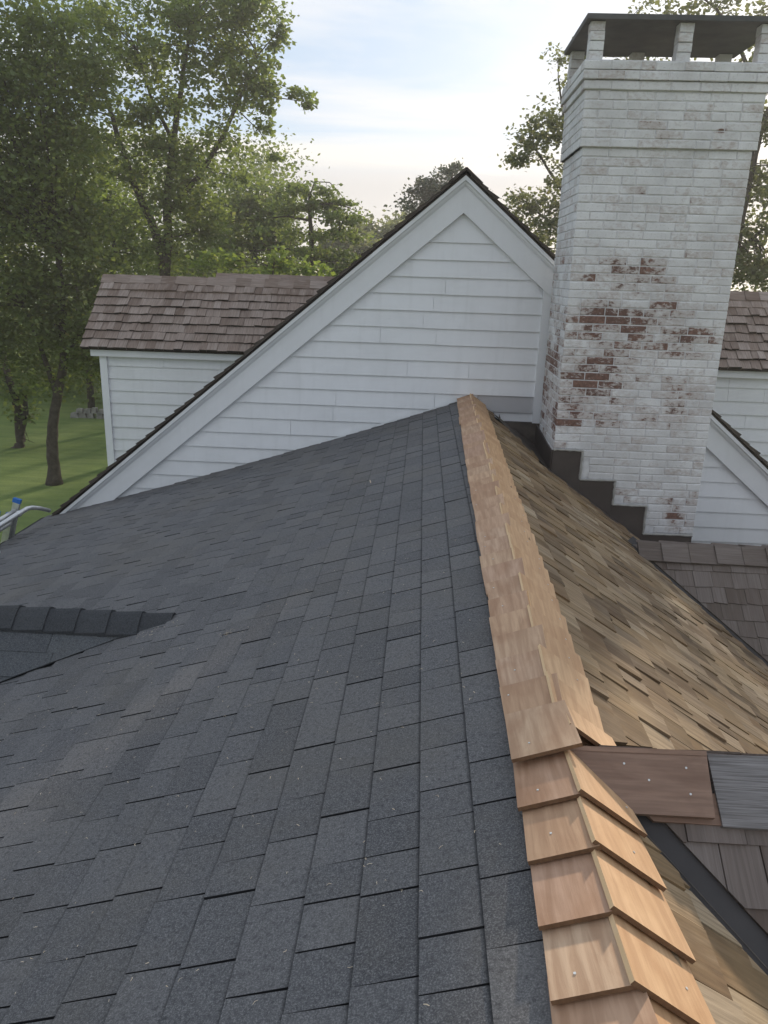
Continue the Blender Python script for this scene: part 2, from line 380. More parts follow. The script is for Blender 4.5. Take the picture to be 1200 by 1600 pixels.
class Pieces:
    """shingles of one roof slope: shared unit meshes, trimmed ones get a mesh of their own"""
    def __init__(s, variants, head): s.items = []; s.var = variants; s.head = head
    def add(s, O, A, U, Nn, w, l, th, vis, planes=None, frame=None):
        mtx = basis(O, A * w, U * l, Nn * th)
        cut = None
        if planes:
            poly = [(0, 0), (1, 0), (1, 1), (0, 1)]
            pl = []
            for (pa, pb, pc) in planes:      # planes are in slope coordinates (a, u) of the frame
                a0, u0 = frame; pl.append((pa * w, pb * l, pc - pa * a0 - pb * u0))
            c = clip_poly(poly, pl)
            if not c or area(c) < .04: return
            if abs(area(c) - 1) > 1e-4: cut = c
        pts = [O, O + A * w, O + A * w + U * vis, O + U * vis]
        pr = [projw(p + Nn * th) for p in pts]
        ar = 0.0
        if all(pr):
            cu, cv = sum(p[0] for p in pr) / 4, sum(p[1] for p in pr) / 4
            if -60 < cu < 1260 and -60 < cv < 1660: ar = area(pr)
        s.items.append((ar, mtx, cut, rng.randrange(len(s.var))))
    def emit(s, name, parent, mat, limit=300, stuff=None, minarea=40):
        s.items.sort(key=lambda i: -i[0])
        mb = MB(); cnt = 0; dark_faces = []
        for (ar, mtx, cut, k) in s.items:
            if cnt < limit and ar > minarea:
                if cut is None: o = obj(name, s.var[k], parent)
                else:
                    n = len(cut); vs = [(p[0], p[1], 0) for p in cut] + [(p[0], p[1], 1 - (1 - s.head) * p[1]) for p in cut]
                    fs = [tuple(range(n - 1, -1, -1)), tuple(range(n, 2 * n))] + [(i, (i + 1) % n, n + (i + 1) % n, n + i) for i in range(n)]
                    o = obj(name, mesh(name, vs, fs, mat, [(v[0] * .12, v[1] * .2) for v in vs]), parent)
                o.matrix_local = mtx; cnt += 1
            else:
                if cut is None:
                    vv = [v.co for v in s.var[k].vertices]; fs = BOXF
                    dark_faces += [len(mb.f) + i for i in ((2, 3, 5) if mat in (M['asphalt'], M['asphalt_dark']) else (2,))]
                else:
                    n = len(cut); vv = [Vector((p[0], p[1], 0)) for p in cut] + [Vector((p[0], p[1], 1 - (1 - s.head) * p[1])) for p in cut]
                    fs = [tuple(range(n - 1, -1, -1)), tuple(range(n, 2 * n))] + [(i, (i + 1) % n, n + (i + 1) % n, n + i) for i in range(n)]
                mb.add([mtx @ v for v in vv], fs, [(v[0] * .12, v[1] * .2) for v in vv])
        if mb.v:
            o = mb.build(stuff or name, mat, parent, kind='stuff')
            o.data.materials.append(M['cut'] if mat in (M['asphalt'], M['asphalt_dark']) else M['endgrain'])
            for i in dark_faces: o.data.polygons[i].material_index = 1
def wedges(base, mat, head=.15, wob=.03, n=5, uvw=.13, uvl=.2): return [unit_wedge(base, head, wob, uvw, uvl, mat, M['cut'] if mat in (M['asphalt'], M['asphalt_dark']) else M['endgrain']) for _ in range(n)]
def flat_slope(O, A, U, length_a, courses, e, lap, th, widths, pieces, planes=None, u0=0.0, jit=.004, gap=.003, a0=0.0):
    """lay courses on a plane slope: O origin at the eave, A along, U up the slope (world metres)"""
    Nn = A.cross(U).normalized()
    if Nn.z < 0: Nn = -Nn
    for k in range(courses):
        a = a0 - rng.uniform(0, widths[1])
        while a < length_a:
            w = rng.uniform(*widths)
            u = u0 + k * e + rng.uniform(-jit, jit)
            lo = max(a, a0); hi = min(a + w - gap, length_a)
            if hi - lo > .02:
                pieces.add(O + A * lo + U * u + Nn * (.002 + rng.uniform(0, .002)), A, U, Nn, hi - lo, e * lap, th * rng.uniform(.8, 1.25), e, planes, (lo, u))
            a += w

# ================================================================== THE HOUSE
RX0, RXS = .335, .0165                        # ridge line: x = RX0 + RXS * Y (one degree off the gable's square)
YW = 6.65                                     # gable wall
TB = .70                                      # pitch of the cedar slope
def xr(Y): return RX0 + RXS * Y
def zl(x, Y):
    w = xr(Y) - x; return -1 - (.36 * w - .0095 * w * w)
def zr(x, Y): return -1 - TB * (x - xr(Y))
house = empty('house', W(0, 3, -H / S), 'white clapboard house with black and cedar shingle roofs and whitewashed brick chimney', 'house')

# ---- black asphalt slope (left of the ridge) -----------------------------------------
XE = -3.46
mb = MB(); nx, ny = 26, 14
Y0, Y1 = -2.5, YW
grid = [[W(XE + (xr(Y0 + (Y1 - Y0) * j / ny) - XE) * i / nx, Y0 + (Y1 - Y0) * j / ny, 0) for i in range(nx + 1)] for j in range(ny + 1)]
for j in range(ny + 1):
    for i in range(nx + 1):
        g = grid[j][i]; x, y = g.x / S, g.y / S; g.z = S * zl(x, y) + H
vs = [g for row in grid for g in row]; n = len(vs)
vs = vs + [v - Vector((0, 0, .06)) for v in vs]
fs = []
for j in range(ny):
    for i in range(nx):
        a = j * (nx + 1) + i; fs.append((a, a + 1, a + nx + 2, a + nx + 1)); fs.append((n + a, n + a + nx + 1, n + a + nx + 2, n + a + 1))
for j in range(ny):
    a = j * (nx + 1); fs.append((a, a + nx + 1, n + a + nx + 1, n + a)); a += nx; fs.append((a + nx + 1, a, n + a, n + a + nx + 1))
for i in range(nx):
    fs.append((i + 1, i, n + i, n + i + 1)); a = ny * (nx + 1) + i; fs.append((a, a + 1, n + a + 1, n + a))
mb.add(vs, fs); aroof = mb.build('asphalt_roof', M['felt'], house, label='black asphalt shingle roof slope')
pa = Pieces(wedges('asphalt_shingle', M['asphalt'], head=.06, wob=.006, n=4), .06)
SD_Y, SD_Z, SD_T = 3.09, -1.505, .73          # small black dormer: ridge and pitch
for k in range(3, -34, -1):
    x = .0431 + .111 * k
    if x < XE - .02: break
    if x > xr(YW) - .1: continue
    y = -2.3 + rng.uniform(0, .2)
    while y < YW - .01:
        w = rng.choice([.105, .125, .14, .15, .165, .19, .215]) * rng.uniform(.93, 1.07)
        y2 = min(y + w, YW + .0)
        # under the small dormer nothing is laid
        dormer_z = SD_Z - SD_T * abs(y + w / 2 - SD_Y)
        if zl(x + .05, y + w / 2) > dormer_z - .05 and y2 - y > .02:
            z0, z1, zy = zl(x, y), zl(x + .05, y), zl(x, y + .1)
            U = Vector((.05, 0, z1 - z0)).normalized(); A = Vector((0, .1, zy - z0)).normalized(); Nn = U.cross(A); Nn = Nn if Nn.z > 0 else -Nn
            lim = (xr(y) - x) * S * 1.05
            ll = min(.21, lim)
            pa.add(W(x, y, z0) + Nn * .0015, A, U, Nn, (y2 - y) * S - rng.uniform(.0025, .005), ll, rng.choice([.0085, .010, .0115]), .138)
        y = y2
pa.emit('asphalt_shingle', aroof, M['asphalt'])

# ---- small black dormer roof on that slope -------------------------------------------
def slope_deck(name, pts, mat, parent, th=.05, **kw):
    mb = MB(); P = [W(*p) for p in pts]; nn = (P[1] - P[0]).cross(P[2] - P[0]).normalized()
    if nn.z < 0: P = P[::-1]; nn = -nn
    mb.prism(P, -nn * th); return mb.build(name, mat, parent, **kw)
def valley_x(Y):       # where the dormer's slope meets the black slope
    lo, hi = XE - 1, 1.0; zt = SD_Z - SD_T * abs(Y - SD_Y)
    for _ in range(50):
        mid_ = (lo + hi) / 2
        if zl(mid_, Y) > zt: hi = mid_
        else: lo = mid_
    return lo
sd = []
for sgn in (-1, 1):
    Yb = SD_Y + sgn * 1.05; zb = SD_Z - SD_T * 1.05
    d = slope_deck('dormer_roof', [(valley_x(SD_Y) - .0, SD_Y, SD_Z), (-3.5, SD_Y, SD_Z), (-3.5, Yb, zb), (valley_x(Yb), Yb, zb)], M['felt'], house, label='slope of the small black shingled dormer')
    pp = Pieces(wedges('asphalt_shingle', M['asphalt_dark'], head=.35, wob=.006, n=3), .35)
    A = Vector((-1, 0, 0)) if sgn < 0 else Vector((1, 0, 0)); U = Vector((0, -sgn * 1.0, SD_T)).normalized()
    sl = 1.05 * S * math.sqrt(1 + SD_T ** 2)
    e = .14; rows = int(sl / e) + 1
    xs = valley_x(SD_Y); Ov = W(xs, Yb, zb) if sgn < 0 else W(-3.5, Yb, zb)
    va = abs(valley_x(Yb) - xs) * S
    Ltot = (xs + 3.5) * S
    planes = [(-sl, -va, -va * sl)] if sgn < 0 else [(sl, va, Ltot * sl - va * sl + va * sl)]
    if sgn > 0: planes = [(sl, -va, (Ltot - va) * sl)]
    planes.append((0, 1, sl))
    flat_slope(Ov, A, U, Ltot, rows, e, 2.0, .009, (.28, .42), pp, planes, u0=sl - rows * e - .09, jit=.001)
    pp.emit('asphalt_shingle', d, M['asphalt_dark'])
    sd.append(d)
x = valley_x(SD_Y) + .02; k = 0
capw = .135
while x > -3.45:
    ln = .165 / S
    mb = MB(); c0 = W(x, SD_Y, SD_Z + .034); c1 = W(x - ln * 1.25, SD_Y, SD_Z + .022)
    rows_ = []
    for c, w in ((c0, 1.0), (c1, .98)):
        rows_.append([c + Vector((0, s * capw * w * math.cos(math.atan(SD_T)), -abs(s) ** 1.4 * capw * math.sin(math.atan(SD_T)) - .0)) for s in (-1, -.5, -.15, 0, .15, .5, 1)])
    n7 = 7; vs = rows_[0] + rows_[1]; vs += [v + Vector((0, 0, -.012)) for v in vs]
    fs = []
    for i in range(6):
        fs += [(i, i + 1, 8 + i, 7 + i), (14 + i, 21 + i, 22 + i, 15 + i), (i + 1, i, 14 + i, 15 + i), (7 + i, 8 + i, 22 + i, 21 + i)]
    fs += [(0, 7, 21, 14), (6, 20, 27, 13)]
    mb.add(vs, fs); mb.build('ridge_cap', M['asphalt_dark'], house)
    x -= ln

# ---- weathered cedar slope (right of the ridge) --------------------------------------
NG_Y, NG_Z, NG_T = 1.51, -1.0, .75            # near cross gable
FG_Y, FG_Z, FG_T = 5.14, -1.755, .86          # far cross gable
XB = 3.3
cs = math.sqrt(1 + TB * TB)
croof = slope_deck('cedar_roof', [(xr(-2.5), -2.5, -1), (xr(YW), YW, -1), (XB + RXS * YW, YW, zr(XB + RXS * YW, YW)), (XB, -2.5, zr(XB, -2.5))], M['cedar_deck'], house, label='brown weathered cedar shingle roof slope')
pc = Pieces(wedges('cedar_shingle', M['weathered'], head=.15, wob=.035, n=7), .15)
U = Vector((-1, 0, TB)).normalized()
A = Vector((RXS, 1, 0)); A = (A - U * A.dot(U)).normalized(); Nn = A.cross(U); Nn = Nn if Nn.z > 0 else -Nn
PO = W(xr(0), 0, -1)
def valley_plane(gy, gz, gt, sgn, trim):     # keep the upper side of a valley line, trim metres away from it
    xs = xr(gy) + (-1 - gz) / TB; D = 1.0
    xv = xs + gt * D / TB + RXS * sgn * D
    p, q = W(xs, gy, zr(xs, gy)) - PO, W(xv, gy + sgn * D, zr(xv, gy + sgn * D)) - PO
    a0, u0, a1, u1 = p.dot(A), p.dot(U), q.dot(A), q.dot(U)
    na, nu = (u1 - u0), -(a1 - a0); k_ = math.hypot(na, nu); na, nu = na / k_, nu / k_
    # the side to keep lies up the slope
    if nu > 0: na, nu = -na, -nu
    return (na, nu, na * a0 + nu * u0 - trim)
PL = {'near_front': valley_plane(NG_Y, NG_Z, NG_T, -1, .058), 'near_back': valley_plane(NG_Y, NG_Z, NG_T, 1, .03), 'far_front': valley_plane(FG_Y, FG_Z, FG_T, -1, .12)}
k = 0
for k in range(0, 27):
    x = .46 + .1 * k                           # butt line at Y = 2 (it runs with the ridge)
    y = -1.9 + rng.uniform(0, .1)
    while y < YW - .02:
        w = rng.uniform(.06, .155)
        bx = x + RXS * (y - 2) + rng.uniform(-.006, .006)
        y2 = min(y + w, YW)
        ym = (y + y2) / 2
        keep = True; planes_ = None
        # trimmed along the open valleys of the two cross gables
        for (gy, gz, gt, clr) in ((NG_Y, NG_Z, NG_T, .055), (FG_Y, FG_Z, FG_T, .035)):
            gap_ = zr(bx - .09, ym) - (gz - gt * abs(ym - gy))
            if gap_ < clr - .09: keep = False
        if ym < NG_Y: planes_ = [PL['near_front']]
        elif ym < FG_Y: planes_ = [PL['near_back'], PL['far_front']]
        elif zr(bx - .05, ym) < FG_Z - FG_T * (ym - FG_Y) + .03: keep = False
        if bx > 1.0 and ym > 5.72: keep = False
        if bx < 1.05 and ym > 6.60 - (bx - .55) * 1.2 and bx > .7: keep = False
        if keep and y2 - y > .02:
            O = W(bx, y, zr(bx, y)) + Nn * rng.uniform(.001, .005)
            lim = (bx - xr(y)) * cs * S
            pc.add(O, A, U, Nn, (y2 - y) * S - rng.uniform(.003, .008), min(.33, lim), rng.uniform(.013, .027), .145, planes_, ((O - PO).dot(A), (O - PO).dot(U)))
        y = y2
pc.emit('cedar_shingle', croof, M['weathered'])

# valley flashings and the two cross gables
def gable(name, gy, gz, gt, x1, label, mat, e, n_rows, off, pname):
    out = []
    xs = xr(gy) + (-1 - gz) / TB
    for sgn in (-1, 1):
        D = 1.5 if sgn < 0 else 1.1
        xv = xs + gt * D / TB + RXS * sgn * D
        d = slope_deck(name, [(xs, gy, gz), (x1 + 1.5, gy, gz), (x1 + 1.5, gy + sgn * D, gz - gt * D), (xv, gy + sgn * D, gz - gt * D)], M['cedar_deck'], house, label=label)
        out.append(d)
        if sgn > 0:      # the far side: plain courses, hidden by the ridge
            pass
        sl = D * S * math.sqrt(1 + gt * gt)
        A = Vector((1, 0, 0)); U = Vector((0, -sgn * 1.0, gt)).normalized()
        O = W(xs, gy + sgn * D, gz - gt * D)
        va = (xv - xs) * S; Lt = (x1 + 1.5 - xs) * S
        pp = Pieces(wedges(pname, mat, head=.15, wob=.03, n=6), .15)
        trim = off
        # keep a >= va*(1-u/sl)+trim
        planes = [(-sl, -va, -(va + trim) * sl), (0, 1, sl)]
        rows = int(sl / e) + 1
        flat_slope(O, A, U, Lt, rows, e, 2.1, .014, (.09, .17), pp, planes, u0=sl - .125 - (rows - .28) * e, jit=.002)
        pp.emit(pname, d, mat)
    # metal in the valley
    for sgn in (-1,):
        D = 1.5
        xv = xs + gt * D / TB + RXS * sgn * D
        p0, p1 = W(xs, gy, gz), W(xv, gy + sgn * D, gz - gt * D)
        ax = (p1 - p0).normalized()
        Um = Vector((-1, 0, TB)).normalized(); Nm = Vector((TB, 0, 1)).normalized(); Ng = Vector((0, sgn * gt, 1)).normalized()
        sm = Nm.cross(ax).normalized(); sm = sm if sm.dot(Um) > 0 else -sm
        sg = ax.cross(Ng).normalized(); sg = sg if sg.x > 0 else -sg
        mb = MB()
        p0 = p0 + ax * (.15 if gt < .8 else -.02)
        wm, wg = (.15, .15) if gt < .8 else (.26, .15)
        lift = Vector((0, 0, .0065)); th_ = Vector((0, 0, -.004))
        prof0 = [p0 + sm * .10 + lift, p0 + lift * .8, p0 + sg * .09 + lift]
        prof1 = [p1 + sm * wm + lift * 1.0, p1 + lift * .8, p1 + sg * wg + lift]
        prm = [p0.lerp(p1, .18) + sm * (.13 if gt < .8 else .22) + lift, p0.lerp(p1, .18) + lift * .8, p0.lerp(p1, .18) + sg * .12 + lift]
        vs = prof0 + prm + prof1; vs = vs + [v + th_ for v in vs]
        fs = []
        for r_ in range(2):
            for i in range(2):
                a = r_ * 3 + i; fs += [(a, a + 1, a + 4, a + 3), (9 + a, 9 + a + 3, 9 + a + 4, 9 + a + 1)]
            fs += [(r_ * 3, r_ * 3 + 3, 12 + r_ * 3, 9 + r_ * 3), (r_ * 3 + 5, r_ * 3 + 2, 11 + r_ * 3, 14 + r_ * 3)]
        mb.add(vs, fs); vf = mb.build('valley_flashing', M['valley'], house)
        mb = MB(); mb.tube([p0 + Vector((0, 0, .0065)), p1 + Vector((0, 0, .0065))], .0016, 6); mb.build('crease', M['saddle'], vf)
    return xs, out
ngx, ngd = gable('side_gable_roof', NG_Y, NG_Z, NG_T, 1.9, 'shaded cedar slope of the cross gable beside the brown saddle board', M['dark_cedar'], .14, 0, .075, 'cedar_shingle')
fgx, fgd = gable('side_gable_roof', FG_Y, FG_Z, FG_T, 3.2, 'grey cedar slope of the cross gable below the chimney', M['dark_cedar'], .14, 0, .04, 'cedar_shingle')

# far cross gable: ridge boards
def ridge_boards(y, z, tt, x0, x1, wd, ln, mat, name='ridge_board', th=.018, both=True, rot=0.0):
    x = x0; ct = math.sqrt(1 + tt * tt); i = 0
    while x < x1:
        l = ln * rng.uniform(.88, 1.12); ov = 1.25
        for sgn in ((-1, 1) if both else (-1,)):
            U = Vector((0, sgn, -tt)).normalized(); Nn = Vector((0, sgn * tt, 1)).normalized()
            c0 = W(x, y, z) + Nn * (.030 + (i % 2) * .004) + Vector((0, -sgn * .004, 0))
            c1 = c0 + Vector((l * ov * S, 0, 0)) - Nn * .012
            wd_ = wd * rng.uniform(.96, 1.04)
            vs = [c0, c1, c1 + U * wd_, c0 + U * wd_]; vs = vs + [v + Nn * th for v in vs[:2]] + [v + Nn * th for v in vs[2:]]
            mb = MB(); fsx = BOXF if sgn < 0 else [f[::-1] for f in BOXF]
            mb.add(vs, fsx, [(0, 0), (0, l), (.13, l), (.13, 0)] * 2); mb.build(name, mat, house)
        x += l; i += 1
ridge_boards(FG_Y, FG_Z, FG_T, fgx + .06, 4.2, .17, .21 / S, M['dark_cedar'])

# near cross gable: the brown saddle board, the strip under it and the silver board
def front_pt(u, v, lift):
    n_ = np.array([0, -NG_T, 1.0]); d_ = NG_Z + lift - NG_T * NG_Y
    r_ = ray(u, v); p = r_ * (d_ / n_.dot(r_)); return W(*p)
Nf = Vector((0, -NG_T, 1)).normalized()
def board(name, pix, lift, th, mat, **kw):
    mb = MB(); P = [front_pt(u, v, lift) for u, v in pix]
    nn = (P[1] - P[0]).cross(P[2] - P[0]); P = P if nn.dot(Nf) > 0 else P[::-1]
    mb.prism(P, -Nf * th)
    mb.uv = [((v[0]) * 0 + (Vector(v).dot(Vector((0, 1, NG_T)).normalized())), v[0]) for v in mb.v]
    return mb.build(name, mat, house, **kw)
sb = board('saddle_board', [(886, 1170), (1104, 1179), (1118, 1278), (972, 1270)], .048, .016, M['brown_board'], label='brown cedar board cut on the slant against the ridge')
board('under_board', [(975, 1240), (1122, 1240), (1130, 1290), (1022, 1283)], .026, .012, M['brown_board'])
board('silver_board', [(1106, 1182), (1330, 1190), (1345, 1303), (1130, 1292)], .034, .016, M['silver_board'], label='silver grey weathered ridge board')
# their partners on the back slope show only as a thin top edge
Ub = Vector((0, 1, -NG_T)).normalized(); Nb = Vector((0, NG_T, 1)).normalized()
for (pa_, pb_, lf, up_, mt) in (((887, 1171), (1104, 1180), .048, .010, 'brown_board'), ((1106, 1183), (1330, 1191), .034, .006, 'silver_board')):
    a, b_ = front_pt(*pa_, lf) + Vector((0, .004, up_)), front_pt(*pb_, lf) + Vector((0, .004, up_))
    mb = MB(); mb.prism([a, b_, b_ + Ub * .15, a + Ub * .15 + Vector((.06, 0, 0))], -Nb * .012)
    mb.uv = [(v[1], v[0]) for v in mb.v]
    mb.build('back_board', M[mt], house)
def nail(p, nn, parent, rad=.003):
    mb = MB(); mb.tube([p, p + nn * .0015], rad, 6); mb.build('nail', M['nail'], parent)
for (u, v) in ((1014, 1219), (1072, 1200), (1079, 1241), (975, 1193)): nail(front_pt(u, v, .049), Nf, sb)

# ---- cedar ridge caps ----------------------------------------------------------------
capY = [6.64, 6.5]
while capY[-1] > 3.55: capY.append(capY[-1] - rng.uniform(.115, .155))
capY[-1] = 3.474
capY += [3.30, 3.168, 3.012, 2.89, 2.743, 2.61, 2.462, 2.327, 2.189, 2.057, 1.916, 1.766, 1.608, 1.441, 1.294, 1.154, 1.005, .866, .73, .59, .45, .31, .17, .03, -.11, -.25]
sl_l = math.sqrt(1 + .355 ** 2)
for i in range(len(capY) - 1):
    ya, yb = capY[i], capY[i + 1]              # far end, near end
    near = yb < 1.43                           # boards lapped towards the camera; beyond the saddle they lap the other way
    saddle = i < len(capY) and abs(yb - 1.441) < 1e-6
    for side in (-1, 1):
        tt = .352 if side < 0 else TB
        c_ = math.sqrt(1 + tt * tt)
        U = Vector((side, 0, -tt)).normalized()
        Nn = Vector((side * tt, 0, 1)).normalized()
        wd = (.141 if side < 0 else .168) * rng.uniform(.965, 1.035)
        alt = (i % 2 == 0) if rng.random() < .8 else (i % 2 == 1)
        top = (side < 0) == alt                # which board's edge shows at the crest
        if near: top = (side > 0) if i % 5 != 2 else side < 0
        if saddle: top = side < 0
        jj = rng.uniform(-.006, .006)
        th = .011 if near or saddle else .010
        if near:    ybut, yhead, lb, lh = yb + jj, ya + .06, .041, .017
        elif saddle: ybut, yhead, lb, lh = (yb + jj * .3 if side < 0 else 1.525), ya + .03, .056, .042
        else:       ybut, yhead, lb, lh = ya + .01 + jj, yb - .05, .036, .020
        ext = .514 * lb + (.016 if top else -.004); exh = .514 * lh + (.012 if top else -.004)
        pb = W(xr(ybut), ybut, -1) + Nn * lb - U * ext
        ph = W(xr(yhead), yhead, -1) + Nn * lh - U * exh
        skew = rng.uniform(-.006, .006)
        vs = [pb, pb + U * (wd + ext), ph + U * (wd + exh + skew), ph]
        if side > 0 and near and ya > 1.42:    # this one is cut away under the saddle board
            vs = [pb, pb + U * (wd + ext), ph + U * (wd * .95), ph]
        lo_ = [v - Nn * th for v in vs]
        order = vs + lo_
        f_ = [(0, 1, 2, 3), (7, 6, 5, 4), (0, 4, 5, 1), (1, 5, 6, 2), (2, 6, 7, 3), (3, 7, 4, 0)]
        nn = (vs[1] - vs[0]).cross(vs[2] - vs[0])
        if nn.dot(Nn) < 0: f_ = [f[::-1] for f in f_]
        Lb = (pb - ph).length
        uv = [(0, 0), (wd, 0), (wd, Lb), (0, Lb)] * 2
        mb = MB(); mb.add(order, f_, [(p[1], p[0]) for p in uv] if False else uv)
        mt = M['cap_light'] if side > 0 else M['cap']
        ob = mb.build('cap_board', mt, house)
        ob.data.materials.append(M['cap_edge'])
        ob.data.materials.append(M['cap_end'])
        ob.data.polygons[5].material_index = 1; ob.data.polygons[2].material_index = 2
        if rng.random() < .75 and yb < 3.6:
            q = ybut + (yhead - ybut) * rng.uniform(.2, .35)
            pn = W(xr(q), q, -1) + Nn * (lb + (lh - lb) * (q - ybut) / (yhead - ybut) + .0005) + U * (wd * rng.uniform(.55, .85))
            nail(pn, Nn, ob)
# the crest of each pair is eased: a thin sawn strip where the boards meet
# ---- gable wall ----------------------------------------------------------------------
GX, GZ, GT = .294, .81, .833
CL = .1372; CL0 = .2725
def gable_span(z, inset=0.0):
    d = (GZ - inset - z) / GT; return GX - d, GX + d
mb = MB(); base_z = -2.6
l, r_ = gable_span(base_z, .08)
mb.prism([W(l, YW + .02, base_z), W(r_, YW + .02, base_z), W(GX, YW + .02, GZ - .08)], (0, .15, 0))
gw = mb.build('gable_wall', M['white'], house, label='white clapboard gable wall')
def clap(parent, Y, z0, z1, xa0, xb0, xa1, xb1, mat, th=.019):
    if min(xb0, xb1) - max(xa0, xa1) > 1.1 and rng.random() < .55:      # two lengths with a butt joint
        lo_, hi_ = max(xa0, xa1), min(xb0, xb1); xj = lo_ + (hi_ - lo_) * rng.uniform(.25, .75); dz_ = rng.uniform(-.0022, .0022)
        clap(parent, Y, z0, z1, xa0, xj - .0012, xa1, xj - .0012, mat, th - .0015 if rng.random() < .5 else th); return clap(parent, Y, z0 + dz_, z1, xj + .0012, xb0, xj + .0012, xb1, mat, th)
    z0 += rng.uniform(-.0015, .0015)
    # a bevelled board: xa/xb at its bottom (0) and top (1)
    mb = MB()
    p = [W(xa0, Y, z0), W(xb0, Y, z0), W(xb1, Y, z1), W(xa1, Y, z1)]
    dz = Vector((0, 0, -.012))
    f0 = [p[0] + Vector((0, -th - .004, 0)) + dz, p[1] + Vector((0, -th - .004, 0)) + dz, p[2] + Vector((0, -.004, 0)), p[3] + Vector((0, -.004, 0))]
    bk = [p[0] + dz + Vector((0, .004, 0)), p[1] + dz + Vector((0, .004, 0)), p[2] + Vector((0, .004, 0)), p[3] + Vector((0, .004, 0))]
    mb.add(bk + f0, [f[::-1] for f in BOXF][0:0] + [(0, 1, 2, 3), (7, 6, 5, 4), (0, 4, 5, 1), (1, 5, 6, 2), (2, 6, 7, 3), (3, 7, 4, 0)])
    return mb.build('clapboard', mat, parent)
zb = CL0
k = 0
while zb > -2.5:
    zt = zb + CL
    l0, r0 = gable_span(zb, .30); l1, r1 = gable_span(min(zt, .487), .30)
    ytop = min(zt, .505)
    if k == 0: l1 = r1 = GX; ytop = .505; 
    l1b, r1b = gable_span(ytop, .30)
    if r1b < l1b: l1b = r1b = GX
    if zb > -1.2:
        # left part ends at the corner board beside the chimney when it reaches that far
        rb0, rb1 = min(r0, .99), min(max(r1b, l1b), .99)
        if abs(k - 10) < .5:                       # one board was replaced: grey primer right of the ridge
            clap(gw, YW + .02, zb, zt, l0, .50, l1b, .50, M['white'])
            clap(gw, YW + .02, zb + .0, zt, .503, rb0, .503, rb1, M['grey_board'])
        else: clap(gw, YW + .02, zb, ytop, l0, rb0, l1b, rb1, M['white'])
        if r0 > 1.9: clap(gw, YW + .02, zb, ytop, 1.9, r0, 1.9, r1b, M['white'])
    else:
        zr_ = -1.19
        clap(gw, YW + .02, zb, zt, l0, 0.6, l1b, 0.6, M['white'])
        clap(gw, YW + .02, zb, zt, 1.9, r0, 1.9, r1b, M['white'])
    zb -= CL; k += 1
mb = MB(); mb.box(W(.600, YW + .006, -1.197), W(.99, YW + .02, -1.098)); 
clapx = mb
mb = MB(); mb.wbox((.985, YW - .022, -1.195), (1.052, YW + .03, -.02)); mb.build('corner_board', M['trim'], gw)
# dark metal between the wall's foot and the cedar slope
mb = MB(); mb.prism([W(.70, YW - .012, zr(.70, YW) + .05), W(.72, YW - .012, -1.19), W(1.06, YW - .012, -1.19), W(1.06, YW - .012, -1.47), W(.70, YW - .012, -1.3)][::-1], (0, .03, 0)); mb.build('wall_flashing', M['saddle'], house)
# metal saddle on the slope between wall and chimney
mb = MB()
P = [(.66, YW - .01), (1.03, YW - .01), (1.03, 5.72), (.97, 5.80), (.86, 6.10), (.70, 6.45)]
mb.prism([W(x, y, zr(x, y)) + Vector((0, 0, .024)) for x, y in P][::-1], (0, 0, -.006)); mb.build('roof_saddle', M['saddle'], house)
# step flashing along the wall on the black side
x = .25; i = 0
while x > -2.7:
    mb = MB(); w = .13 * rng.uniform(.8, 1.2)
    za, zb_ = zl(x, YW), zl(x - w, YW); h_ = rng.choice([.014, .019, .022, .016])
    if x > -.85:
        mb.prism([W(x - w, YW - .024, zb_ + .004), W(x, YW - .024, za + .004), W(x, YW - .024, za + h_), W(x - w, YW - .024, zb_ + h_)], (0, .012, 0)); mb.build('step_flashing', M['trim'], house)
    x -= w * .97

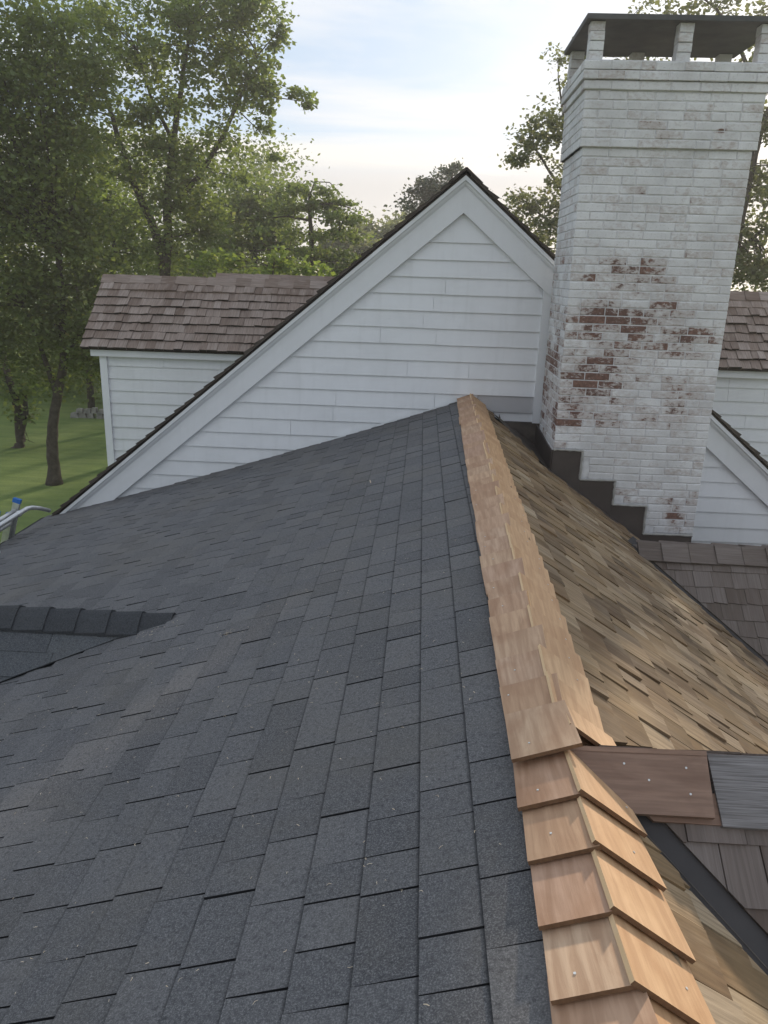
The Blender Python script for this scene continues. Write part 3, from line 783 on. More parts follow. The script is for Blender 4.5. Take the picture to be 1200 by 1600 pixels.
# rake boards, crown moulding and roof edge
for sgn in (-1, 1):
    xe = -3.36 if sgn < 0 else 4.2
    def rk(x, drop): return GZ - drop - GT * abs(x - GX)
    ye = YW - .035
    def strip(name, d0, d1, y_front, thick, mat, x_in=GX, xe=xe):
        mb = MB()
        P = [W(x_in, y_front, rk(x_in, d0)), W(xe, y_front, rk(xe, d0)), W(xe, y_front, rk(xe, d1)), W(x_in, y_front, rk(x_in, d1))]
        if sgn < 0: P = P[::-1]
        mb.prism(P[::-1], (0, thick, 0)); return mb.build(name, mat, house)
    strip('rake_board', .075, .322, YW - .032, .06, M['trim'])
    strip('rake_moulding', .048, .082, YW - .075, .06, M['trim'])
    strip('rake_moulding', .080, .108, YW - .052, .04, M['trim'])
    strip('rake_moulding', .106, .120, YW - .042, .03, M['trim'])
    # roof deck of the main house
    mb = MB()
    P = [W(GX, YW - .06, rk(GX, .045)), W(xe, YW - .06, rk(xe, .045)), W(xe, 13, rk(xe, .045)), W(GX, 13, rk(GX, .045))]
    mb.prism(P if sgn > 0 else P[::-1], (0, 0, .018)); mb.build('main_roof', M['edge_cedar'], house)
    # the ends of the shingle courses along the rake
    ca = math.sqrt(1 + GT * GT); s_ = 0.10; tot = abs(xe - GX) * ca
    U = Vector((-sgn, 0, GT)).normalized(); Nn = Vector((sgn * GT, 0, 1)).normalized()
    while s_ < tot:
        ex = .118 * rng.uniform(.92, 1.08)
        xb = GX + sgn * (s_ + ex) / ca
        O = W(xb, YW - .085 + rng.uniform(-.012, .01), rk(xb, .030)) + Nn * .004
        A = Vector((0, 1, 0)); th = rng.uniform(.030, .044)
        vs = [O, O + A * .5, O + A * .5 + U * (ex * S * 1.5), O + U * (ex * S * 1.5)]
        vs2 = [vs[0] + Nn * th, vs[1] + Nn * th, vs[2] + Nn * th * .3, vs[3] + Nn * th * .3]
        mb = MB(); mb.add(vs + vs2, BOXF if sgn < 0 else BOXF, [(0, 0), (.5, 0), (.5, .2), (0, .2)] * 2); mb.build('rake_shingle', M['edge_cedar'], house)
        s_ += ex
    # ridge cap at the peak
    O = W(GX + sgn * .125, YW - .10, rk(GX + sgn * .125, .012)); A = Vector((0, 1, 0))
    vs = [O, O + A * 7, O + A * 7 + U * (.125 * ca * S + .012), O + U * (.125 * ca * S + .012)]
    mb = MB(); mb.add(vs + [v + Nn * .022 for v in vs], BOXF, [(0, 0), (.5, 0), (.5, .2), (0, .2)] * 2); mb.build('peak_board', M['edge_cedar'], house)
# ---- chimney -------------------------------------------------------------------------
CHX0, CHX1, CHY0, CHY1 = 1.03, 2.165, 5.75, 6.50
BAND, CTOP = .861, 1.376
mb = MB(); rec = .006 / S
mb.wbox((CHX0 + rec, CHY0 + rec, -2.4), (CHX1 - rec, CHY1 - rec, BAND))
st = .022
mb.wbox((CHX0 - st + rec, CHY0 - st + rec, BAND), (CHX1 + st - rec, CHY1 + st - rec, CTOP - .004))
chim = mb.build('chimney', M['mortar'], house, label='whitewashed brick chimney with worn bare patches and an open cap')
def unit_brick():
    j = lambda k: rng.uniform(-k, k)
    # chamfered face towards -y; unit box x,z in 0..1, y in 0 (front) .. 1
    c, cz = .02 + rng.uniform(0, .02), .06 + rng.uniform(0, .05)
    fr = [(c + j(.01), 0, cz + j(.04)), (1 - c + j(.01), 0, cz + j(.04)), (1 - c + j(.01), 0, 1 - cz + j(.04)), (c + j(.01), 0, 1 - cz + j(.04))]
    md = [(0, .06, 0), (1, .06, 0), (1, .06, 1), (0, .06, 1)]; bk = [(0, 1, 0), (1, 1, 0), (1, 1, 1), (0, 1, 1)]
    fs = [(0, 1, 2, 3)]
    for i in range(4):
        k2 = (i + 1) % 4; fs += [(i, 4 + i, 4 + k2, k2), (4 + i, 8 + i, 8 + k2, 4 + k2)]
    fs.append((11, 10, 9, 8))
    return mesh('brick', fr + md + bk, fs, M['brick'])
BR = [unit_brick() for _ in range(8)]
CH = .0578; BL = .1895; mort = .009 / S
side_mb = MB()
FLASH = [(1.0, 1.245, -1.232), (1.245, 1.515, -1.455), (1.515, 1.775, -1.645), (1.775, 2.165, -1.865)]   # stepped flashing tops: x0, x1, z
def flash_top(x):
    for a, b_, z in FLASH:
        if x <= b_: return z
    return FLASH[-1][2]
def course(z, h, x0, x1, y0, y1, odd, proud=0.0, header_mix=.12, parent=chim):
    x = x0
    first = True
    while x < x1 - 1e-6:
        w = BL * rng.uniform(.94, 1.06)
        if first and odd: w = BL * .5
        elif rng.random() < header_mix: w = BL * .5
        first = False
        if x1 - (x + w) < BL * .3: w = x1 - x
        if z + h * .6 > flash_top(x + w / 2):
            o = obj('brick', BR[rng.randrange(len(BR))], parent)
            pr = rng.uniform(-.0016, .0016) - proud
            p = W(x, y0, z); lw = w * S - mort * S; lh = (h - mort) * S
            o.matrix_local = basis(p + Vector((mort * S / 2, pr, rng.uniform(-.0015, .0015))), Vector((lw, 0, rng.uniform(-.002, .002))), Vector((0, .06, 0)), Vector((0, 0, lh)))
        x += w
    # the two side faces, joined
    y = y0 + .004
    while y < y1 - 1e-6:
        w = BL * rng.uniform(.94, 1.06)
        if y == y0 + .004 and not odd: w = BL * .5
        if y1 - (y + w) < BL * .3: w = y1 - y
        for sx in (0, 1):
            k = rng.randrange(len(BR)); lw = w * S - mort * S; lh = (h - mort) * S
            if sx == 0: mt = basis(W(x0, y + w, z) + Vector((rng.uniform(-.0015, .0015), -mort * S / 2, 0)), Vector((0, -lw, 0)), Vector((.06, 0, 0)), Vector((0, 0, lh)))
            else: mt = basis(W(x1, y, z) + Vector((rng.uniform(-.0015, .0015), mort * S / 2, 0)), Vector((0, lw, 0)), Vector((-.06, 0, 0)), Vector((0, 0, lh)))
            me = BR[k]; side_mb.add([mt @ v.co for v in me.vertices], [tuple(p.vertices) for p in me.polygons])
        y += w
z = BAND; i = 0
while z - CH > -2.05:
    z -= CH; course(z, CH, CHX0, CHX1, CHY0, CHY1, i % 2); i += 1
z = BAND; i = 0
nrow = int(round((CTOP - BAND) / CH)); ch2 = (CTOP - BAND) / nrow
for i in range(nrow):
    ex = st + (0 if i < nrow - 3 else .014 * (i - nrow + 4))
    if i == nrow - 1: ex = st + .028
    course(z, ch2, CHX0 - ex, CHX1 + ex, CHY0 - ex, CHY1 + ex, i % 2); z += ch2
side_mb.build('side_bricks', M['brick'], chim, kind='stuff')
# core of the corbelled courses, rim and lining
mb = MB()
for i in range(3):
    ex = st + (.014 * (i + 1) if i < 2 else .028) - rec
    za = CTOP - (3 - i) * ch2
    mb.wbox((CHX0 - ex, CHY0 - ex, za + .004), (CHX1 + ex, CHY1 + ex, za + ch2 - (.004 if i < 2 else .002)))
mb.build('corbel', M['mortar'], chim)
# brick pillars carrying the cap
CAPZ = 1.602
pil = []
X0, X1, YF, YB = CHX0 - st, CHX1 + st, CHY0 - st, CHY1 + st
pw = .092
for (px, py) in ((X0, YF), (X0 + .565, YF), (X1 - pw, YF), (X0, YB - pw), (X0 + .44, YB - pw), (X1 - pw - .02, YB - pw)):
    hgt = (CAPZ - CTOP) / 4
    for q in range(4):
        o = obj('brick', BR[q % len(BR)], chim); dxx = rng.uniform(-.004, .004)
        o.matrix_local = basis(W(px + dxx, py + rng.uniform(-.004, .004), CTOP + q * hgt), Vector((pw * S, 0, 0)), Vector((0, pw * S, 0)), Vector((0, 0, hgt * S - .003)))
    mb = MB(); mb.wbox((px + .008, py + .014, CTOP), (px + pw - .008, py + pw - .008, CAPZ)); mb.build('pillar_core', M['mortar'], chim)
mb = MB()
e_ = .035
a, b_ = W(X0 - e_, YF - e_, CAPZ), W(X1 + e_, YB + e_, CAPZ + .030)
mb.box(a, b_)
a2 = W(X0 + .2, YF + .2, CAPZ + .030); b2 = W(X1 - .2, YB - .2, CAPZ + .06)
vs = [Vector((a.x, a.y, b_.z)), Vector((b_.x, a.y, b_.z)), Vector((b_.x, b_.y, b_.z)), Vector((a.x, b_.y, b_.z)), Vector((a2.x, a2.y, b2.z)), Vector((b2.x, a2.y, b2.z)), Vector((b2.x, b2.y, b2.z)), Vector((a2.x, b2.y, b2.z))]
mb.add([v + Vector((0, 0, .001)) for v in vs], BOXF); mb.build('chimney_cap', M['cap_stone'], chim, label='dark slab cap on short brick pillars')
for (fx, fy) in ((X0 + .36, YF + .42), (X0 + .86, YF + .40)):
    mb = MB(); c0 = W(fx, fy, CTOP - .02); pr_ = [(.13, 0), (.13, .05), (.115, .055), (.10, .055), (.10, 0)]
    seg = 16; vs = []; 
    for (rr, hh) in pr_:
        vs += [c0 + Vector((rr * S * math.cos(2 * math.pi * q / seg), rr * S * math.sin(2 * math.pi * q / seg), hh * S)) for q in range(seg)]
    fs = [(i * seg + q, i * seg + (q + 1) % seg, (i + 1) * seg + (q + 1) % seg, (i + 1) * seg + q) for i in range(4) for q in range(seg)]
    mb.add(vs, fs); mb.build('flue_liner', M['soot'], chim)
# stepped flashing on the front, sealant bead, side apron
mb = MB()
yF = CHY0 - .012
poly = [(1.022, -1.232), (1.245, -1.232), (1.245, -1.455), (1.515, -1.455), (1.515, -1.645), (1.775, -1.645), (1.775, -1.868), (2.155, -1.868), (2.155, -2.25), (1.022, -1.55)]
# split into convex columns
for (xa, xb, zt_, gapx) in ((1.022, 1.245, -1.232, 0), (1.246, 1.515, -1.455, 0), (1.516, 1.775, -1.645, 0), (1.776, 2.155, -1.868, 0)):
    mb.prism([W(xa, yF, -1.50 - .7 * (xa - 1.022)), W(xb, yF, -1.50 - .7 * (xb - 1.022)), W(xb, yF, zt_), W(xa, yF, zt_)], (0, .014, 0))
mb.build('stepped_flashing', M['flashing'], chim)
mb = MB()
pts = [(1.03, -1.228), (1.249, -1.228), (1.249, -1.451), (1.519, -1.451), (1.519, -1.641), (1.779, -1.641), (1.779, -1.864), (2.157, -1.864)]
for p, q in zip(pts[:-1], pts[1:]):
    nst = 7; pp = [W(p[0] + (q[0] - p[0]) * i / nst + rng.uniform(-.002, .002), yF - .002, p[1] + (q[1] - p[1]) * i / nst + rng.uniform(-.002, .002)) for i in range(nst + 1)]
    mb.tube(pp, [rng.uniform(.008, .013) for _ in pp], 6)
mb.build('sealant_bead', M['sealant'], chim)
mb = MB(); mb.prism([W(CHX0 - .014, CHY0 - .012, -1.6), W(CHX0 - .014, CHY0 - .012, -1.245), W(CHX0 - .014, CHY1 + .1, -1.20), W(CHX0 - .014, CHY1 + .1, -1.6)], (.014, 0, 0)); mb.build('side_flashing', M['flashing'], chim)
# a foot of flashing that turns onto the cedar slope
mb = MB(); P = [(1.0, 5.76), (2.1, 5.76), (1.95, 5.64), (1.0, 5.70)]
mb.prism([W(x, y, zr(x, y)) + Vector((0, 0, .026)) for x, y in P][::-1], (0, 0, -.005)); mb.build('apron_flashing', M['flashing'], chim)

# ---- cross dormers of the main house -------------------------------------------------
def big_dormer(Y, x0, x1, ez, Yr, rz, wall_bottom, label, side):
    mb = MB(); mb.wbox((x0, Y + .02, wall_bottom), (x1, Y + .15, ez - .02)); w = mb.build('dormer_wall', M['white'], house, label=label)
    z = ez - .055 - CL; 
    while z > wall_bottom:
        clap(w, Y + .02, z, z + CL, x0 + .01, x1, x0 + .01, x1, M['white']); z -= CL
    if side < 0:
        mb = MB(); mb.wbox((x0 - .008, Y - .02, wall_bottom), (x0 + .072, Y + .06, ez - .05)); mb.build('corner_board', M['trim'], w)
    xa, xb = (x0 - .09, x1) if side < 0 else (x0, x1 + .09)
    mb = MB(); mb.wbox((xa, Y - .055, ez - .095), (xb, Y + .12, ez - .005)); mb.build('fascia', M['trim'], house)
    xa, xb = (x0 - .175, x1) if side < 0 else (x0, x1 + .17)
    ys = Y - .085
    for s in (-1, 1):
        ya = ys if s < 0 else 2 * Yr - ys
        d = slope_deck('dormer_roof', [(xa, ya, ez), (xb, ya, ez), (xb, Yr, rz), (xa, Yr, rz)], M['cedar_deck'], house, th=.04, label='grey cedar shingle roof of the dormer')
        tt = (rz - ez) / (Yr - ys); sl = math.hypot(Yr - ys, rz - ez) * S
        A = Vector((1, 0, 0)); U = Vector((0, -s * 1.0, tt)).normalized()
        pp = Pieces(wedges('cedar_shingle', M['grey_cedar'], head=.15, wob=.03, n=7), .15)
        e = (sl - .10) / 8.0
        flat_slope(W(xa, ya, ez) - U * .03, A, U, (xb - xa) * S, 8 if s < 0 else 3, e if s < 0 else e * 2.4, 2.0, .048, (.075, .17), pp, planes=[(0, 1, sl - .005)], jit=.004)
        pp.emit('cedar_shingle', d, M['grey_cedar'], minarea=60)
    return tt
tt = big_dormer(8.48, -3.545, -.9, -.862, 9.20, -.125, -2.6, 'white clapboard wall of the dormer with the corner board', -1)
ridge_boards(9.20, -.125, tt, -3.73, -.85, .15, .20 / S, M['grey_cedar'], both=True)
ridge_boards(9.42, -.075, tt, -2.45, -.5, .20, .19 / S, M['grey_cedar'], both=True)
slope_deck('ridge_plinth', [(-2.45, 9.30, -.20), (-.5, 9.30, -.20), (-.5, 9.42, -.075), (-2.45, 9.42, -.075)], M['cedar_deck'], house, th=.08)
tt2 = big_dormer(8.04, 2.2, 4.8, -.803, 8.70, -.09, -2.6, 'white clapboard wall of the dormer behind the chimney', 1)
ridge_boards(8.70, -.09, tt2, 2.2, 4.9, .15, .20 / S, M['grey_cedar'], both=True)

# ---- walls of the house under the roofs ----------------------------------------------
GZ0 = -H / S
mb = MB(); mb.wbox((-3.25, -2.3, GZ0), (-3.1, YW + .0, zl(-3.1, 2) - .12)); mb.build('wing_wall', M['white'], house)
mb = MB(); mb.wbox((XB - .3, -2.3, GZ0), (XB - .15, YW, zr(XB, 0) - .02)); mb.build('wing_wall', M['white'], house)
mb = MB(); mb.wbox((-3.12, YW + .16, GZ0), (4.0, 12.9, -2.45)); mb.build('main_walls', M['white'], house)
mb = MB(); mb.wbox((XE - .012, -2.5, zl(XE, 0) - .16), (XE + .005, YW - .25, zl(XE, 3) - .075)); mb.build('eave_fascia', M['trim'], house)

# ================================================================== GROUND
mb = MB(); R_ = 400
mb.add([(-R_, -R_, 0), (R_, -R_, 0), (R_, R_, 0), (-R_, R_, 0)], [(0, 1, 2, 3)])
mb.build('lawn', M['lawn'], None, kind='structure')

# ================================================================== LADDER at the eave
p_top = atY(27, 781, 6.02); slope_l = .30
lad = empty('extension_ladder', W(p_top[0] - .3 * 2.5, 5.85, GZ0), 'aluminium extension ladder with blue rail caps leaning on the eave', 'ladder')
for (q, (yy, dz_, dxx)) in enumerate(((6.02, 0, 0), (5.68, 0, 0), (5.98, -.30, -.055), (5.72, -.30, -.055))):
    top = W(p_top[0] + dxx, yy, p_top[2] + dz_ * .4); ln = (top.z - .02) * 1.0
    bot = Vector((top.x - slope_l * ln, top.y, .02))
    mb = MB(); ax = (top - bot).normalized(); sx = Vector((ax.z, 0, -ax.x)); hw, hd = .034, .014
    P = [bot - sx * hw + Vector((0, -hd, 0)), bot + sx * hw + Vector((0, -hd, 0)), top + sx * hw + Vector((0, -hd, 0)), top - sx * hw + Vector((0, -hd, 0))]
    mb.prism(P, (0, 2 * hd, 0)); mb.build('rail', M['alu'], lad)
    mb = MB(); P = [top - sx * (hw + .004) - ax * .03 + Vector((0, -hd - .004, 0)), top + sx * (hw + .004) - ax * .03 + Vector((0, -hd - .004, 0)), top + sx * (hw + .004) + ax * .012 + Vector((0, -hd - .004, 0)), top - sx * (hw + .004) + ax * .012 + Vector((0, -hd - .004, 0))]
    mb.prism(P, (0, 2 * hd + .008, 0)); mb.build('rail_cap', M['blue'], lad)
    if q == 0:
        nr = int((top - bot).length / .3)
        for i in range(nr):
            c = top - ax * (.25 + .3 * i)
            if c.z < .2: break
            mb = MB(); mb.tube([c + Vector((0, 0, 0)), c + Vector((0, (5.68 - 6.02) * S, 0))], .015, 8); mb.build('rung', M['alu'], lad)
arm = [atY(-60, 858, 5.6), atY(0, 821, 5.8), atY(27, 804, 5.92), atY(42, 795, 6.0), atY(50, 793, 6.05), atY(62, 794, 6.12), atY(78, 798, 6.2)]
mb = MB(); mb.tube([W(*p) for p in arm], [.026, .026, .026, .024, .022, .021, .020], 10); mb.build('stabiliser_arm', M['alu'], lad, smooth=True)
arm2 = [atY(-60, 848, 5.62), atY(0, 812, 5.84), atY(24, 798, 5.98)]
mb = MB(); mb.tube([W(*p) for p in arm2], .022, 10); mb.build('stabiliser_arm', M['alu'], lad, smooth=True)
mb = MB(); c0 = W(*atY(29, 803, 5.93)); d0 = (W(*arm[3]) - W(*arm[1])).normalized()
mb.tube([c0 - d0 * .015, c0 + d0 * .015], .031, 10); mb.build('clamp', M['alu'], lad)
pb_ = W(*atY(-4, 862, 5.2)); mb = MB(); mb.tube([pb_ + Vector((-.12, 0, .05)), pb_, pb_ + Vector((.02, 0, -.01))], [.02, .028, .012], 10); mb.build('stabiliser_tip', M['alu'], lad, smooth=True)

# ================================================================== LITTER on the black roof
mb = MB()
for i in range(560):
    x = rng.uniform(-1.6, .2); y = rng.uniform(.6, 3.4) if rng.random() < .8 else rng.uniform(3, 6)
    if i < 60: x, y = rng.gauss(-1.13, .05), rng.gauss(3.0, .05)
    elif i < 80: x, y = rng.gauss(-.72, .02), rng.gauss(2.72, .02)
    elif i < 110: x, y = rng.gauss(-2.75, .06), rng.gauss(6.45, .05)
    z_ = zl(x, y)
    if SD_Z - SD_T * abs(y - SD_Y) > z_ - .05: continue
    c0 = W(x, y, z_) + Vector((0, 0, .012)); a = rng.uniform(0, 6.28); ln = rng.uniform(.002, .007); w = rng.uniform(.0004, .0008)
    d = Vector((math.cos(a), math.sin(a), math.cos(a) * .35)); s = Vector((-math.sin(a), math.cos(a), -math.sin(a) * .35)); bnd = s * rng.uniform(-.004, .004)
    up = Vector((0, 0, .002))
    if i == 115: c0 = W(-.28, 4.6, zl(-.28, 4.6)) + Vector((0, 0, .014)); ln, w = .05, .002
    P = [c0 - d * ln + bnd, c0, c0 + d * ln + bnd]
    vs = [P[0] - s * w, P[0] + s * w, P[1] - s * w * 1.5 + up, P[1] + s * w * 1.5 + up, P[2] - s * w, P[2] + s * w]
    mb.add(vs, [(0, 2, 3, 1), (2, 4, 5, 3)])
mb.build('cedar_splinters', M['splinter'], None, label='pale cedar splinters scattered over the black shingles', category=None) if False else None
lit = mb.build('cedar_splinters', M['splinter'], None, kind='stuff')
setp(lit, 'pale cedar splinters scattered over the black shingles', 'debris')

# ================================================================== TREES
def pxr(px, Y): return px * Y * S / F
def leaf_mesh(name, C, size, mat, up_bias=.6):
    """C: (n,3) leaf centres; every leaf is a small folded kite"""
    n = len(C)
    th = nrg.uniform(0, 2 * np.pi, n); tilt = nrg.normal(0, .7, n)
    d = np.stack([np.cos(th), np.sin(th), np.sin(tilt) * .8 - .25], 1); d /= np.linalg.norm(d, axis=1)[:, None]
    up = nrg.normal(0, 1, (n, 3)); up[:, 2] = np.abs(up[:, 2]) + up_bias
    s = np.cross(d, up); s /= np.linalg.norm(s, axis=1)[:, None]
    nn = np.cross(s, d)
    L_ = (size * nrg.uniform(.6, 1.35, n))[:, None]; wv = L_ * nrg.uniform(.32, .5, n)[:, None]
    v = np.stack([C - d * L_ * .5, C + s * wv - nn * wv * .25, C + d * L_ * .5 - nn * L_ * .12, C - s * wv - nn * wv * .25], 1).reshape(-1, 3)
    me = bpy.data.meshes.new(name); me.vertices.add(4 * n); me.vertices.foreach_set('co', v.astype(np.float32).ravel())
    me.loops.add(4 * n); me.polygons.add(n)
    me.polygons.foreach_set('loop_start', np.arange(0, 4 * n, 4, dtype=np.int32))
    me.loops.foreach_set('vertex_index', np.arange(4 * n, dtype=np.int32))
    me.materials.append(mat); me.update(); me.validate(); return me
def blob_clumps(blobs, Y, dens, seed_depth=1.0):
    cl = []; fc = []
    for bl in blobs:
        u, v, ru, rv = bl[:4]; k = bl[4] if len(bl) > 4 else 1.0; dY = bl[5] if len(bl) > 5 else 0.0
        c = np.array(W(*atY(u, v, Y + dY))); rx, rz = pxr(ru, Y), pxr(rv, Y); ry = (rx * .6 + rz * .4) * seed_depth
        n = max(3, int(dens * k * (rx * rz) * 3.0))
        d = nrg.normal(0, 1, (n, 3)); d /= np.linalg.norm(d, axis=1)[:, None]
        rad = nrg.uniform(.25, 1.0, n) ** .55
        cl.append(c + d * rad[:, None] * np.array([rx, ry, rz])); fc.append(np.full(n, bl[6] if len(bl) > 6 else 1.0))
    return np.concatenate(cl), np.concatenate(fc)
def tree(name, label, cat, base_px, Y, limbs, blobs, mat, size=.13, dens=5.0, per=55, spread=.30, flat=.6, trunk_r=.16, group=None, depth=1.0, twigs=60, base=None, droop=0.0):
    bx = W(*atY(base_px[0], base_px[1], Y)); b0 = Vector((bx.x, bx.y, 0))
    root = empty(name, b0, label, cat, group)
    cl, fcl = blob_clumps(blobs, Y, dens, depth)
    n = len(cl); cnt = nrg.poisson(per * np.minimum(1, fcl * 1.1), n)
    C = np.repeat(cl, cnt, axis=0)
    sc = np.repeat(nrg.uniform(.6, 1.3, n) * fcl, cnt)[:, None]
    C = C + nrg.normal(0, 1, C.shape) * np.array([spread, spread, spread * flat]) * sc
    C = C[C[:, 2] > .5]
    obj('crown', leaf_mesh('crown', C, size, mat), root)
    mb = MB(); ends = []
    for i, (pts, r0, r1) in enumerate(limbs):
        P = []
        for p in pts:
            if p == 'base': P.append(b0 + Vector((0, 0, -.05)))
            else: P.append(W(*atY(p[0], p[1], Y + (p[2] if len(p) > 2 else 0))))
        # subdivide and roughen
        Q = []
        for a, b_ in zip(P[:-1], P[1:]):
            for q in range(4): Q.append(a.lerp(b_, q / 4) + Vector((rng.gauss(0, 1), rng.gauss(0, 1), 0)) * r0 * (.06 if Q else 0))
        Q.append(P[-1]); nq = len(Q)
        rad = [r0 + (r1 - r0) * (j / (nq - 1)) for j in range(nq)]
        if i == 0: rad[0] *= 1.5; rad[1] *= 1.15
        mb.tube(Q, rad, 9); ends += [(q, rr) for q, rr in zip(Q[nq // 3:], rad[nq // 3:])]
    # branches from the limbs out to the leaf clumps
    idx = nrg.permutation(n)[:twigs]
    for j in idx:
        c = Vector(cl[j]); q, rr = min(ends, key=lambda e: (e[0] - c).length + (1.2 if e[0].z > c.z + .3 else 0))
        mid_ = q.lerp(c, .5) + Vector((rng.gauss(0, .12), rng.gauss(0, .12), rng.uniform(-.05, .25)))
        r_ = min(rr * .55, .012 + .010 * (c - q).length)
        mb.tube([q, q.lerp(mid_, .5) + Vector((0, 0, .03)), mid_, c], [r_, r_ * .8, r_ * .55, r_ * .2], 5, cap=False)
    mb.build('trunk', M['bark'], root, smooth=True)
    return root
tree('shade_tree', 'dark leafy tree with a bare lit trunk standing on the lawn', 'tree', (85, 757), 15.5,
     [(['base', (81, 700), (82, 660), (90, 620), (100, 560), (96, 470), (90, 380)], .155, .07), ([(90, 620), (70, 560), (40, 480)], .08, .03), ([(98, 560), (140, 500), (170, 440)], .06, .02)],
     [(50, 500, 90, 80), (150, 520, 60, 65), (30, 380, 110, 100), (110, 420, 90, 90), (20, 230, 120, 130), (90, 290, 80, 90), (10, 90, 110, 110), (90, 130, 70, 90), (130, 570, 40, 35), (-70, 330, 100, 240), (180, 470, 40, 50), (60, 580, 60, 20)],
     M['leaf_dark'], size=.105, dens=4.6, per=170, spread=.34, twigs=90)
tree('ivy_tree', 'smaller tree with an ivy covered trunk and pale low branches', 'tree', (30, 700), 18.7,
     [(['base', (32, 690), (28, 640), (14, 590), (0, 540)], .16, .08), ([(30, 680), (40, 650), (38, 610)], .12, .06)],
     [(15, 600, 60, 22), (40, 618, 34, 14), (-20, 570, 60, 40), (38, 660, 13, 40, 2.0), (48, 690, 12, 12, 2)],
     M['leaf_mid'], size=.14, dens=5, per=50, spread=.22, flat=.4, twigs=20)
tree('tall_tree', 'tall open crowned tree with forked trunk behind the shingled dormer', 'tree', (258, 440), 19,
     [(['base', (258, 440), (252, 395), (236, 345), (208, 285), (185, 215), (165, 150)], .17, .05), ([(258, 430), (262, 370), (262, 300), (272, 210), (285, 120), (300, 40)], .15, .04),
      ([(263, 330), (315, 270), (350, 210), (385, 130), (400, 80)], .09, .025), ([(208, 285), (160, 262), (130, 258)], .05, .02), ([(270, 220), (235, 150), (215, 80)], .06, .02), ([(385, 150), (430, 152), (470, 158)], .022, .008), ([(375, 175), (405, 205), (428, 240)], .018, .006), ([(400, 90), (425, 60), (440, 40)], .018, .006)],
     [(130, 60, 110, 70, .8), (240, 40, 110, 60, .8), (340, 40, 70, 55, .9), (385, 100, 38, 50), (150, 170, 80, 60, .8), (250, 140, 70, 50, .6), (330, 130, 60, 40, .8), (300, 200, 80, 40, .7), (200, 250, 90, 45, .8), (320, 265, 70, 45, 1.0), (290, 330, 60, 50), (325, 340, 40, 50), (240, 400, 40, 25, .8), (300, 405, 50, 22), (400, 130, 22, 35), (395, 50, 25, 45), (350, -10, 80, 40),
      (434, 70, 9, 12, 1.5, 0, .45), (440, 45, 6, 8, 2, 0, .4), (418, 130, 10, 22, 1.2, 0, .5), (460, 145, 12, 7, 2, 0, .4), (483, 160, 8, 9, 2.5, 0, .4), (413, 195, 8, 12, 1.8, 0, .45), (430, 240, 6, 8, 2.5, 0, .35), (420, 168, 6, 6, 2, 0, .4)],
     M['leaf_mid'], size=.12, dens=5.6, per=115, spread=.28, twigs=150)
tree('young_maple', 'bright yellow green tree behind the dark shade tree', 'tree', (175, 440), 21.5,
     [(['base', (175, 440), (178, 380), (170, 320)], .12, .04)],
     [(170, 350, 55, 60), (205, 400, 45, 35), (140, 310, 45, 40), (215, 355, 30, 35), (120, 370, 40, 50)], M['leaf_bright'], size=.14, dens=5, per=110, spread=.30, twigs=40)
tree('rounded_tree', 'rounded green tree between the forked tree and the flat topped pine', 'tree', (395, 440), 25,
     [(['base', (395, 440), (400, 370), (405, 310)], .15, .05), ([(398, 400), (370, 360), (355, 320)], .07, .02)],
     [(400, 305, 50, 32), (365, 350, 50, 45), (425, 345, 45, 40), (345, 400, 40, 35), (410, 395, 55, 35), (445, 310, 22, 22)], M['leaf_mid'], size=.15, dens=4.6, per=120, spread=.34, twigs=50)
tree('sapling', 'low bright sapling showing above the dormer ridge', 'tree', (425, 445), 17,
     [(['base', (425, 445), (428, 410)], .05, .015)],
     [(440, 402, 16, 12, 1.5), (415, 415, 26, 14), (460, 415, 20, 14), (365, 415, 12, 12), (330, 395, 22, 20), (490, 428, 18, 12)], M['leaf_bright'], size=.14, dens=6, per=45, spread=.16, twigs=14)
tree('flat_topped_pine', 'flat topped pine with layered horizontal branches behind the dormer', 'tree', (490, 440), 22,
     [(['base', (490, 440), (487, 380), (484, 300)], .13, .05), ([(489, 395), (440, 388), (400, 392)], .05, .02), ([(488, 370), (530, 365), (565, 362)], .05, .02), ([(487, 345), (450, 338), (425, 340)], .045, .015), ([(489, 410), (540, 405), (570, 410)], .05, .02), ([(486, 320), (520, 318), (548, 325)], .04, .015), ([(484, 305), (492, 284), (515, 285), (530, 300), (538, 312)], .022, .008), ([(484, 308), (470, 290), (478, 281)], .018, .008)],
     [(490, 300, 45, 11, 1.6), (520, 318, 40, 9, 1.6), (455, 318, 36, 10, 1.6), (485, 340, 70, 9, 1.4), (545, 340, 22, 12, 1.5), (480, 366, 75, 9, 1.4), (550, 366, 22, 9, 1.5), (470, 395, 85, 9, 1.4), (535, 408, 45, 9, 1.4), (480, 425, 85, 10, 1.4)], M['leaf_mid'], size=.12, dens=8, per=95, spread=.24, flat=.35, twigs=60)
for (u, v, ru, rv, Y_, lb) in ((585, 372, 40, 30, 42, 'hazy distant tree nearest the pine'), (628, 368, 30, 26, 46, 'hazy distant tree nearest the white gable'), (545, 392, 50, 32, 38, 'low distant tree below the pine branches'), (330, 420, 60, 40, 36, 'distant tree glimpsed under the forked tree')):
    tree('distant_tree', lb, 'tree', (u, v + 60), Y_, [(['base', (u, v + 60), (u, v)], .2, .06)],
         [(u, v, ru, rv), (u - ru * .6, v + 15, ru * .6, rv), (u + ru * .6, v + 12, ru * .6, rv)], M['leaf_dull'], size=.28, dens=4, per=60, spread=.5, twigs=10, group='distant trees beyond the house')
